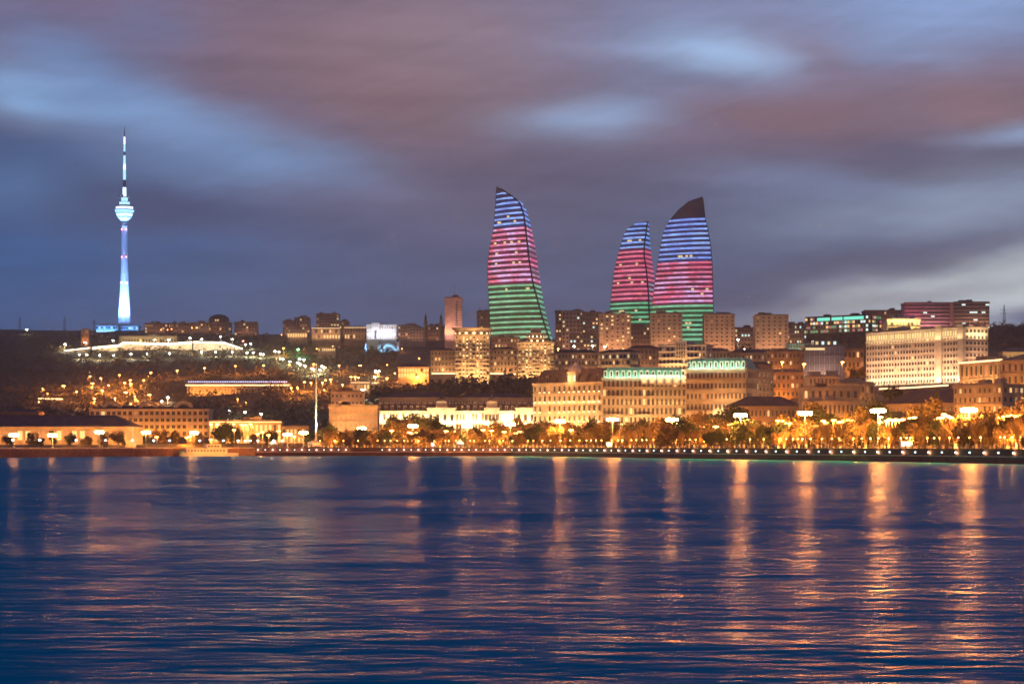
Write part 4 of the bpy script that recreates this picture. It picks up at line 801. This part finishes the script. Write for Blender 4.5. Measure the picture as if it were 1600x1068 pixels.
# wall lights
mb = MB(); mb.lathe(0, 0, [(.1, -.28), (.32, -.2), (.32, .2), (.1, .28)], 'lamp_c', 8); wl = mb.mesh('lens')
mb2 = MB(); mb2.box(-.4, .4, .2, .42, -.4, .4, 'dark'); wh_ = mb2.mesh('housing')
d = 0; px = 403.0; last = None
while px < 1640:
    p = shore_pt(px, -.55, 3.65)
    if True:
        if not (551 < px < 588):
            r = obj('wall_light', None, None, p, 0, 'small round white light set in a row along the sea wall face', 'wall light', 'round lights along the sea wall'); hs_ = obj('housing', wh_, r); obj('lens', wl, hs_); wc_ = globals().get('wc_', 0)+1
            if wc_ % 2: point(r, (0, -.9, -.2), 260, (1, .6, .3), .2)  # warm light added beside the white lens to brighten the ledge
    px += interp(px, [(400, 11.5), (1000, 11), (1200, 16), (1600, 24)])
# railing
rl = obj('railing', None, None, (0, 0, 0), 0, 'dark railing with short posts along the top of the sea wall', 'railing')
strip('top_rail', pr[:-4], [(.3, 6.1), (.22, 6.1), (.22, 6.0), (.3, 6.0)], 'metal', rl); strip('lower_rail', pr[:-4], [(.3, 5.5), (.24, 5.5), (.24, 5.44), (.3, 5.44)], 'metal', rl)
pm = MB(); pm.box(-.22, .22, -.15, .15, 0, 1.3, 'dark'); pm = pm.mesh('post'); rest = MB(); px = 1640; last = None; k = 0
while px > 402:
    p = shore_pt(px, .26, 5.03)
    if True:
        if k < 100: obj('post', pm, rl, p)
        else: rest.box(p.x-.22, p.x+.22, p.y-.15, p.y+.15, 5.03, 6.33, 'dark')
        k += 1
    px -= interp(px, [(400, 11.5), (1000, 11), (1200, 16), (1600, 24)])/2
rest.build('post', rl, kind='stuff')
# kiosks and tents
def kiosk(px, e, w, label, tent=False):
    p = shore_pt(px, e, 5.045); r = obj('tent' if tent else 'kiosk', None, None, p, 0, label, 'tent' if tent else 'kiosk')
    if tent:
        mb = MB(); mb.lathe(0, 0, [(w/2, 2.2), (w/2+.1, 2.3), (w*.3, 3.4), (w*.06, 4.6), (.02, 5.3)], 'white', 10); mb.build('canopy', r)
        for k in range(6):
            a_ = k*math.pi/3; mb = MB(); mb.tube((w*.46*math.cos(a_), w*.46*math.sin(a_), 0), (w*.46*math.cos(a_), w*.46*math.sin(a_), 2.2), .07, .07, 'metal', 5); mb.build('pole', r)
        point(r, (0, 0, 1.8), 1500, (1, .8, .5), .4); point(r, (0, -w*.8, 2.6), 1500, (1, .8, .5), .4)
    else:
        mb = MB(); mb.box(-w/2, w/2, 0, 3, 0, 2.7, 'white'); mb.build('wall', r); mb = MB(); mb.box(-w/2-.4, w/2+.4, -.6, 3.3, 2.71, 3, 'white'); mb.build('roof', r)
        mb = MB(); mb.box(-w/2+.3, w/2-.3, -.06, -.01, .9, 2.3, 'strip_p'); mb.build('lit_counter', r); mb = MB(); mb.box(-w/2+.2, w/2-.2, -.4, -.07, .75, .85, 'white'); mb.build('shelf', r)
kiosk(1417, 16, 4.6, 'bright white lit kiosk on the promenade below the ministry'); kiosk(719, 16, 4.4, 'small glowing white tent on the promenade under the lit palace', True)
kiosk(427, 30, 5.5, 'glowing white tent left of the flagpole', True); kiosk(952, 18, 3, 'small lit kiosk on the promenade below the left end of the grand hotel'); kiosk(676, 14, 2, 'small green-white lit kiosk under the left domed pavilion')
# boat
def boat():
    A, B = shore_pt(283, -6, 0), shore_pt(370, -8, 0); A.y -= 4; c = (A+B)/2; L = (B-A).length; rz = math.atan2(B.y-A.y, B.x-A.x)
    r = obj('boat', None, None, (c.x, c.y, 0), rz, 'white passenger boat with green bow moored along the left quay', 'boat')
    N = 24; pts = []
    for i in range(N+1):
        t = i/N; x = -L/2+L*t; wd = 3.1*min(1, (t/.22)**.6 if t < .22 else 1)*(1 if t < .93 else .9); sh = 2.0+1.0*max(0, (.25-t)/.25)**1.5
        bx = x-(1.2 if t < .01 else 0)
        pts += [(bx, -wd, sh), (x, -wd*.8, -.6), (x, wd*.8, -.6), (bx, wd, sh)]
    fs = [(4*i+k, 4*i+4+k, 4*i+4+(k+1) % 4, 4*i+(k+1) % 4) for i in range(N) for k in range(4)]+[(3, 2, 1, 0), (4*N, 4*N+1, 4*N+2, 4*N+3)]
    mb = MB(); mb.poly(pts, fs, 'shipw'); mb.build('hull', r)
    mb = MB(); mb.box(-L/2-.9, -L/2+1.6, -.75, .75, 1.2, 2.9, 'shipg'); mb.build('bow', r)
    mb = MB(); mb.box(-L*.42, L*.3, -2.6, 2.6, 2.0, 4.3, 'shipw'); mb.build('deckhouse', r)
    mb = MB(); mb.box(-L*.45, L*.34, -2.9, 2.9, 4.31, 4.5, 'shipw'); mb.build('upper_deck', r)
    mb = MB(); mb.box(-L*.05, L*.2, -1.8, 1.8, 4.51, 6.6, 'shipw'); mb.box(-L*.07, L*.22, -2, 2, 6.61, 6.8, 'shipw'); mb.build('bridge', r)
    mb = MB(); mb.tube((L*.08, 0, 6.8), (L*.08, 0, 12), .12, .05, 'metal', 6); mb.tube((L*.08-1.5, 0, 9.5), (L*.08+1.5, 0, 9.5), .05, .05, 'metal', 4); mb.build('mast', r)
    for i in range(12): mb = MB(); x = -L*.4+i*2.0; mb.box(x, x+1.1, -2.66, -2.61, 2.7, 3.7, 'glass'); mb.build('window', r)
    for i in range(4): mb = MB(); x = -L*.03+i*1.9; mb.box(x, x+1.3, -1.86, -1.81, 5.3, 6.2, 'glass'); mb.build('window', r)
    mb = MB()
    for i in range(20): x = -L*.44+i*L*.78/19; mb.tube((x, -2.8, 4.5), (x, -2.8, 5.5), .04, .04, 'metal', 4)
    mb.tube((-L*.44, -2.8, 5.5), (L*.34, -2.8, 5.5), .05, .05, 'metal', 4); mb.build('railing', r)
    area(r, (0, -18, 9), (0, -3, 2), L, 1, 9000, SOD)  # added fill hanging over open water, brightens boat and quay
boat()

# ------------------------------------------------------------------ trees
def crown_mesh(seed, mt, R=1.0, n=2400, lobes=11, asp=.8, leaf=.05, up=0.55):
    rs = random.Random(seed); vs = []; fs = []; L = []
    for i in range(lobes):
        a_ = rs.uniform(0, 6.28); d_ = rs.uniform(.15, .62); L.append((math.cos(a_)*d_, math.sin(a_)*d_, rs.uniform(-.35, .5)*asp, rs.uniform(.26, .46)))
    for i in range(n):
        lx, ly, lz, lr = rs.choice(L)
        while True:
            x, y, z = rs.uniform(-1, 1), rs.uniform(-1, 1), rs.uniform(-1, 1); q_ = x*x+y*y+z*z
            if .12 < q_ < 1: break
        k = lr*(.6+.5*rs.random()); c = Vector((lx+x*k, ly+y*k, lz+z*k*.85+up))
        u = Vector((rs.uniform(-1, 1), rs.uniform(-1, 1), rs.uniform(-.6, .6))).normalized(); w_ = u.orthogonal().normalized(); s_ = leaf*rs.uniform(.6, 1.4)
        o_ = len(vs); vs += [c+u*s_, c+w_*s_*.7, c-u*s_, c-w_*s_*.7]; fs.append((o_, o_+1, o_+2, o_+3))
    me = bpy.data.meshes.new('crown'); me.from_pydata([tuple(v) for v in vs], [], fs); me.materials.append(M[mt]); return me
def bare_mesh(seed):
    rs = random.Random(seed); mb = MB()
    def br(a, d, l, r_, dep):
        b_ = a+d*l; mb.tube(a, b_, r_, r_*.6, 'leaf4', 3)
        if dep:
            for _ in range(4 if dep > 1 else 5):
                nd = (d+Vector((rs.uniform(-.8, .8), rs.uniform(-.8, .8), rs.uniform(-.25, .6)))).normalized(); br(a+d*l*rs.uniform(.4, 1), nd, l*rs.uniform(.55, .8), r_*.55, dep-1)
    for _ in range(6): br(Vector((0, 0, .05)), Vector((rs.uniform(-.6, .6), rs.uniform(-.6, .6), 1)).normalized(), .42, .022, 4)
    return mb.mesh('crown')
def trunk_mesh(seed):
    rs = random.Random(seed); mb = MB(); mb.tube((0, 0, -.05), (0, 0, .35), .045, .032, 'bark', 7); mb.tube((0, 0, -.02), (0, 0, .15), .049, .046, 'pale', 7)
    for _ in range(4):
        a_ = rs.uniform(0, 6.28); mb.tube((0, 0, .3), (.3*math.cos(a_), .3*math.sin(a_), rs.uniform(.55, .75)), .024, .01, 'bark', 5)
    return mb.mesh('trunk')
CR = [crown_mesh(1, 'leaf'), crown_mesh(2, 'leaf2'), crown_mesh(3, 'leaf', lobes=12), crown_mesh(4, 'leaf3', n=2600, leaf=.055), crown_mesh(5, 'leaf2', lobes=7, n=1800), crown_mesh(6, 'leaf4', n=1500, leaf=.045)]
BR = [bare_mesh(11), bare_mesh(12)]; CONE = crown_mesh(9, 'leaf3', n=1100, lobes=6, asp=1.6, leaf=.08)
TR = [trunk_mesh(1), trunk_mesh(2), trunk_mesh(3)]
def tree(x, y, z, h, wd, crown, label, group, cat='tree', name='tree'):
    r = obj(name, None, None, (x, y, z), rnd.uniform(0, 6.28), label, cat, group)
    t = obj('trunk', rnd.choice(TR), r); t.scale = (h, h, h); c = obj('crown', crown, r); c.scale = (wd, wd, h*1.0)
ZN = [(500, 600, 'before the orange office'), (600, 720, 'before the left half of the lit palace'), (720, 835, 'before the right half of the lit palace'), (835, 945, 'before the domed cream building'), (945, 1072, 'before the grand hotel'), (1072, 1160, 'before the balconied hotel wing'),
      (1160, 1260, 'before the low purple-brown roof'), (1260, 1370, 'before the classical concert hall'), (1370, 1490, 'before the long dark-roofed hall'), (1490, 1625, 'before the theatre')]
nt_ = 0
for a_, b_, tx in ZN:
    rs = random.Random(a_); n_ = int((b_-a_)/4.3)
    for i in range(n_):
        px = a_+(b_-a_)*(i+.5)/n_+rs.uniform(-3, 3); e = rs.choice((20, 32, 46, 60, 96, 110, 128)) + rs.uniform(-4, 4); Y = shY(px)+e
        big = e > 90; h = (rs.uniform(7, 10) if not big else rs.uniform(10, 14.5))*(.95 if px < 835 else 1.05)*rs.choice((.7, .9, 1, 1.05, 1.2))
        bare = e < 50 and rs.random() < (.55 if px > 930 else .25)
        cr = rs.choice(BR) if bare else rs.choice(CR[:3]+CR[3:]+[CR[3]])
        tree((px-800)/F*Y, Y, 5.04, h, h*rs.uniform(.6, .85), cr, ('bare-branched orange-lit promenade tree ' if bare else 'leafy orange-lit promenade tree ')+tx, 'promenade trees '+tx); nt_ += 1
# left waterfront trees
for (px, Y, h, wd, k, lb) in [(345, 1400, 13, 13, 3, 'large dark round tree left of the arcade, behind the boat'), (368, 1410, 12, 11, 3, 'dark round tree just right of the largest one behind the boat'), (275, 1400, 10, 7, 1, 'orange-green tree before the right half of the pale hotel'), (250, 1390, 11, 8, 1, 'yellowish tree before the middle of the pale hotel'), (205, 1390, 9, 7, 0, 'yellowish tree before the left of the pale hotel'),
                      (12, 1295, 7, 6, 1, 'leftmost lit tree before the terminal'), (48, 1298, 8, 7, 4, 'lit tree left of the smallest dark bush-like tree'), (62, 1290, 5, 5, 0, 'low lit tree close to the cool quay lamp before the terminal'), (160, 1305, 8, 7, 4, 'lit tree before the right third of the terminal'), (185, 1310, 9, 8, 1, 'lit tree at the right end of the terminal'), (130, 1300, 5, 5, 5, 'low pale tree before the terminal'), (110, 1300, 7, 6, 3, 'small dark tree before the terminal'), (85, 1290, 5, 4, 3, 'smallest dark bush-like tree before the terminal'), (140, 1310, 6, 5, 0, 'small tree at the terminal right part'), (420, 1400, 9, 10, 3, 'dark spreading tree left of the flagpole'), (395, 1420, 8, 8, 1, 'lit tree between the dark trees and the arcade'),
                      (505, 1380, 9, 7, 3, 'dark tree right of the flagpole foot'), (482, 1390, 8, 7, 3, 'dark tree left of the flagpole foot'), (520, 1385, 13, 7, 3, 'tall dark tree before the orange office left edge'), (312, 1390, 8, 6, 0, 'small tree at the right end of the pale hotel'), (225, 1380, 7, 6, 3, 'small dark tree before the pale hotel'), (300, 1385, 8, 6, 1, 'small yellow tree left of the boat bridge')]:
    tree((px-800)/F*Y, Y, 5.0, h, wd*.75, CR[k], lb, 'trees on the left waterfront')
# large dark trees before palace
for (px, h, wd, lb) in [(618, 17, 17, 'huge dark round-topped tree before the left part of the lit palace'), (648, 18, 18, 'second huge dark round-topped tree before the lit palace'), (672, 16, 15, 'third huge dark tree before the left domed pavilion'), (842, 13, 13, 'dark tree before the left corner of the domed cream building'), (920, 15, 11, 'dark tall tree before the right end of the domed cream building'),
                       (1090, 14, 13, 'dark tree between the two masts before the balconied wing'), (1335, 17, 11, 'dark tree at the right corner of the concert hall'), (1300, 15, 12, 'dark tree before the middle of the concert hall'), (1230, 13, 12, 'dark tree left of the concert hall'), (1460, 19, 5, 'slim dark cypress before the long dark-roofed hall')]:
    Y = shY(px)+150; z = max(5, terr((px-800)/F*Y, Y)); tree((px-800)/F*Y, Y, z, h*.9, wd*.62, CONE if 'cypress' in lb else CR[3], lb, 'big dark trees behind the promenade')
for (px, py, Y, lb) in [(1395, 640, 1360, 'hillside tree under the left end of the government building'), (1340, 640, 1420, 'hillside tree right of the concert hall'), (1540, 640, 1150, 'dark tree below the theatre columns'), (1565, 640, 1140, 'dark tree at the right below the theatre'), (1515, 640, 1130, 'dark tree below the left of the theatre'),
                        (1590, 645, 1120, 'rightmost dark tree under the stone wing'), (1488, 640, 1140, 'dark tree right of the long dark-roofed hall'), (1235, 612, 1550, 'round tree below the warm blocks'), (1215, 612, 1560, 'round tree at the left below the warm blocks'), (1340, 580, 1750, 'tree before the orange block beside the government building')]:
    p = P(px, py, Y); tree(p.x, p.y, min(p.z, max(5, terr(p.x, p.y))), 12, 9, CR[rnd.choice((0, 1, 3))], lb, 'hillside trees on the right')
# woods on the slopes: too many to count
def wood(name, label, n_, f, mt, size):
    rs = random.Random(hash(label) % 1000 if False else n_); vs = []; fs = []
    for i in range(n_):
        px, Y = f(rs); X = (px-800)/F*Y; z = terr(X, Y); s_ = size*rs.uniform(.5, 1.3)
        for k in range(16):
            c = Vector((X+rs.gauss(0, s_*.5), Y+rs.gauss(0, s_*.5), z+abs(rs.gauss(s_*.5, s_*.35)))); u = Vector((rs.uniform(-1, 1), rs.uniform(-1, 1), rs.uniform(-.6, .6))).normalized(); w_ = u.orthogonal().normalized(); q_ = s_*.2*rs.uniform(.6, 1.4)
            o_ = len(vs); vs += [tuple(c+u*q_), tuple(c+w_*q_*.7), tuple(c-u*q_), tuple(c-w_*q_*.7)]; fs.append((o_, o_+1, o_+2, o_+3))
    me = bpy.data.meshes.new(name); me.from_pydata(vs, [], fs); me.materials.append(M[mt]); obj(name, me, kind='stuff', label=label, cat='wood')
wood('hillside_wood', 'dark scrub and woods covering the left hillside', 3200, lambda rs: (rs.uniform(-80, 620), rs.uniform(1620, 3350)), 'scrub', 6)
wood('slope_wood', 'dark woods on the slope between the lit palace and the cream apartment towers', 1500, lambda rs: (rs.uniform(560, 960), rs.uniform(1700, 1960)), 'scrub', 8)
wood('ridge_wood', 'dark scrub on the right ridge and around the hill blocks', 1500, lambda rs: (rs.uniform(960, 1680), rs.uniform(2080, 2700)), 'scrub', 6)

# ------------------------------------------------------------------ sky
W = bpy.data.worlds.new('World'); sc.world = W; W.use_nodes = True; nt = W.node_tree; nt.nodes.clear(); N_ = nt.nodes.new; LK = nt.links.new
out = N_('ShaderNodeOutputWorld'); bg = N_('ShaderNodeBackground'); LK(bg.outputs[0], out.inputs[0])
tc = N_('ShaderNodeTexCoord'); sx = N_('ShaderNodeSeparateXYZ'); LK(tc.outputs['Generated'], sx.inputs[0])
def MN(op, *a_):
    x = N_('ShaderNodeMath'); x.operation = op
    for i, v in enumerate(a_):
        if isinstance(v, (int, float)): x.inputs[i].default_value = v
        else: LK(v, x.inputs[i])
    return x.outputs[0]
az = MN('ARCTAN2', sx.outputs[0], sx.outputs[1]); el = MN('ARCSINE', sx.outputs[2])
cb = N_('ShaderNodeCombineXYZ'); LK(MN('MULTIPLY', az, 35), cb.inputs[0]); LK(MN('MULTIPLY', el, 35), cb.inputs[1])   # hundredths of the photo-size unit
def SN(sx_, sy_, rot, det, sc_=1, w_=0, rgh=.5):
    mp = N_('ShaderNodeMapping'); mp.vector_type = 'TEXTURE'; mp.inputs['Rotation'].default_value[2] = rot; mp.inputs['Scale'].default_value = (sx_, sy_, 1); mp.inputs['Location'].default_value = (w_, w_*.7, 0)
    LK(cb.outputs[0], mp.inputs[0]); n_ = N_('ShaderNodeTexNoise'); n_.inputs['Scale'].default_value = sc_; n_.inputs['Detail'].default_value = det; n_.inputs['Roughness'].default_value = rgh; LK(mp.outputs[0], n_.inputs['Vector']); return n_
# domain warp
wn_ = SN(2.6, 1.0, -.15, 3); vs_ = N_('ShaderNodeVectorMath'); vs_.operation = 'SUBTRACT'; LK(wn_.outputs['Color'], vs_.inputs[0]); vs_.inputs[1].default_value = (.5, .5, .5)
vm = N_('ShaderNodeVectorMath'); vm.operation = 'MULTIPLY'; LK(vs_.outputs[0], vm.inputs[0]); vm.inputs[1].default_value = (1.7, .5, 0)
va = N_('ShaderNodeVectorMath'); va.operation = 'ADD'; LK(cb.outputs[0], va.inputs[0]); LK(vm.outputs[0], va.inputs[1])
def ramp(fac, stops):
    cr = N_('ShaderNodeValToRGB')
    for i, (p_, c_) in enumerate(stops):
        e = cr.color_ramp.elements[i] if i < 2 else cr.color_ramp.elements.new(p_)
        e.position = p_; e.color = (*lin(c_), 1)
    LK(fac, cr.inputs[0]); return cr.outputs[0]
# elevation base: 0 = horizon, 1 = top of the view
elf = MN('DIVIDE', el, .8)
base = ramp(MN('ADD', elf, 0), [(0, (62, 84, 122)), (.07, (66, 82, 118)), (.125, (74, 86, 122)), (.19, (92, 90, 122)), (.25, (104, 98, 128)), (.42, (66, 76, 116)), (1, (34, 50, 92))])
def mixc(a_, col, fac):
    mx = N_('ShaderNodeMix'); mx.data_type = 'RGBA'; LK(fac, mx.inputs[0]); LK(a_, mx.inputs[6])
    if isinstance(col, tuple): mx.inputs[7].default_value = (*lin(col), 1)
    else: LK(col, mx.inputs[7])
    return mx.outputs[2]
def blob(c, px, py, rx, ry, ang, col, amp, pw=1):
    mp = N_('ShaderNodeMapping'); mp.vector_type = 'TEXTURE'; mp.inputs['Location'].default_value = ((px-800)/100, (HZ-py)/100, 0)
    mp.inputs['Rotation'].default_value[2] = math.radians(ang); mp.inputs['Scale'].default_value = (rx/100, ry/100, 1); LK(va.outputs[0], mp.inputs[0])
    ln = N_('ShaderNodeVectorMath'); ln.operation = 'DOT_PRODUCT'; LK(mp.outputs[0], ln.inputs[0]); LK(mp.outputs[0], ln.inputs[1])
    g = MN('MULTIPLY', MN('POWER', 2.71828, MN('MULTIPLY', MN('POWER', ln.outputs['Value'], pw), -1)), amp)
    return mixc(c, col, g)
c = base
B_ = [(100, 420, 460, 130, 0, (46, 88, 142), .97), (700, 470, 500, 90, 0, (70, 86, 122), .6), (200, 60, 420, 90, 0, (112, 94, 122), .75), (620, 160, 380, 150, -8, (126, 99, 106), .97), (760, 60, 300, 80, 0, (134, 112, 124), .9),
      (420, 190, 260, 60, -15, (104, 92, 116), .6), (900, 280, 300, 70, 0, (86, 84, 112), .75), (260, 335, 200, 40, -3, (68, 82, 120), .5), (60, 255, 160, 40, -5, (52, 76, 120), .85), (240, 320, 130, 36, 0, (62, 70, 106), .8),
      (60, 165, 150, 36, -8, (132, 170, 215), .95), (150, 140, 150, 60, -30, (100, 132, 180), .75), (260, 195, 240, 42, -14, (118, 150, 196), .8), (420, 245, 150, 32, -8, (112, 144, 190), .75), (230, 60, 90, 50, 10, (98, 110, 150), .6), (20, 300, 110, 40, 0, (78, 116, 165), .6), (300, 265, 200, 30, -5, (98, 132, 180), .5),
      (1020, 60, 220, 90, 5, (116, 122, 158), .6), (1440, 35, 340, 85, 0, (132, 158, 204), .97), (1150, 100, 130, 38, -3, (156, 188, 228), 1), (955, 188, 140, 30, 2, (142, 174, 214), .95), (1090, 165, 130, 40, 0, (108, 124, 164), .6),
      (1270, 110, 130, 60, -30, (120, 104, 128), .8), (1250, 205, 200, 55, -6, (126, 98, 108), .95), (1500, 165, 170, 70, 5, (128, 104, 118), .95), (1580, 190, 100, 40, 0, (136, 106, 112), .6), (1090, 230, 180, 30, -12, (116, 100, 122), .6), (1400, 95, 100, 20, -6, (130, 150, 190), .5),
      (1150, 400, 320, 110, 0, (74, 88, 122), .7), (1430, 258, 210, 40, -3, (84, 80, 106), .97), (1540, 265, 130, 28, 0, (92, 92, 116), .8), (1590, 222, 90, 16, 0, (144, 166, 204), .8), (1480, 330, 280, 48, 4, (132, 148, 176), .85), (1250, 290, 170, 30, -8, (112, 128, 164), .7), (1560, 350, 160, 50, 8, (142, 158, 182), .7),
      (1530, 470, 270, 72, 8, (158, 170, 184), .95, 1.5), (1300, 480, 120, 26, 8, (134, 140, 158), .8), (1180, 470, 120, 50, 0, (72, 82, 116), .5), (1360, 408, 260, 26, 13, (80, 88, 118), .95), (1500, 392, 150, 16, 12, (96, 100, 126), .85), (1590, 400, 90, 18, 8, (106, 114, 138), .6), (1550, 448, 240, 44, 7, (192, 202, 208), .98, 1.6), (1400, 468, 190, 22, 10, (150, 156, 168), .9), (1250, 470, 90, 10, 16, (112, 116, 140), .8), (1600, 495, 85, 16, 3, (84, 92, 126), .9)]
for b_ in B_: c = blob(c, *b_)
# drifting streak detail
st = SN(3.2, .42, -.03, 5, 1, 3.1, .55); sm = N_('ShaderNodeMapRange'); sm.inputs[1].default_value = .28; sm.inputs[2].default_value = .72; sm.inputs[3].default_value = .86; sm.inputs[4].default_value = 1.13; LK(st.outputs['Fac'], sm.inputs[0])
s2 = SN(1.7, .16, .32, 6, 1, 7.3, .6); sm2 = N_('ShaderNodeMapRange'); sm2.inputs[1].default_value = .3; sm2.inputs[2].default_value = .7; sm2.inputs[3].default_value = .95; sm2.inputs[4].default_value = 1.05; LK(s2.outputs['Fac'], sm2.inputs[0])
ml = N_('ShaderNodeVectorMath'); ml.operation = 'SCALE'; LK(c, ml.inputs[0]); LK(MN('MULTIPLY', sm.outputs[0], sm2.outputs[0]), ml.inputs['Scale'])
# rest of the sky above and behind: dim dusk with a real sky model under the cloud
nsky = N_('ShaderNodeTexSky'); nsky.sky_type = 'NISHITA'; nsky.sun_disc = False; nsky.sun_elevation = math.radians(-2); nsky.sun_rotation = math.radians(60)
ns = N_('ShaderNodeVectorMath'); ns.operation = 'SCALE'; LK(nsky.outputs[0], ns.inputs[0]); ns.inputs['Scale'].default_value = .05
ad = N_('ShaderNodeVectorMath'); ad.operation = 'ADD'; LK(ml.outputs[0], ad.inputs[0]); LK(ns.outputs[0], ad.inputs[1])
LK(ad.outputs[0], bg.inputs[0]); bg.inputs[1].default_value = 1.13

# ------------------------------------------------------------------ air
hm = bpy.data.materials.new('haze'); hm.use_nodes = True; nt = hm.node_tree; nt.nodes.remove(nt.nodes['Principled BSDF'])
pv = nt.nodes.new('ShaderNodeVolumePrincipled'); pv.inputs['Density'].default_value = 7e-5; pv.inputs['Color'].default_value = (.9, .9, .92, 1); pv.inputs['Anisotropy'].default_value = .5
nt.links.new(pv.outputs[0], nt.nodes['Material Output'].inputs['Volume'])
mb = MB(); mb.box(-3500, 3500, -500, 4900, -40, 560, hm); mb.build('haze', kind='stuff')
# ------------------------------------------------------------------ camera
cam = bpy.data.cameras.new('camera'); co = bpy.data.objects.new('camera', cam); COL.objects.link(co); sc.camera = co
co.location = (0, 0, CH); co.rotation_euler = (math.pi/2, 0, 0); cam.sensor_width = 36; cam.lens = 36*F/1600; cam.shift_y = (HZ-534)/1600; cam.clip_end = 40000; cam.clip_start = 1
sc.view_settings.view_transform = 'Standard'; sc.view_settings.look = 'None'; sc.view_settings.exposure = .12; sc.view_settings.gamma = 1
sc.cycles.use_denoising = True; sc.cycles.max_bounces = 4; sc.cycles.sample_clamp_indirect = 4; sc.cycles.sample_clamp_direct = 200
sc.cycles.pixel_filter_type = 'BLACKMAN_HARRIS'; sc.cycles.filter_width = 1.6; sc.cycles.use_light_tree = True
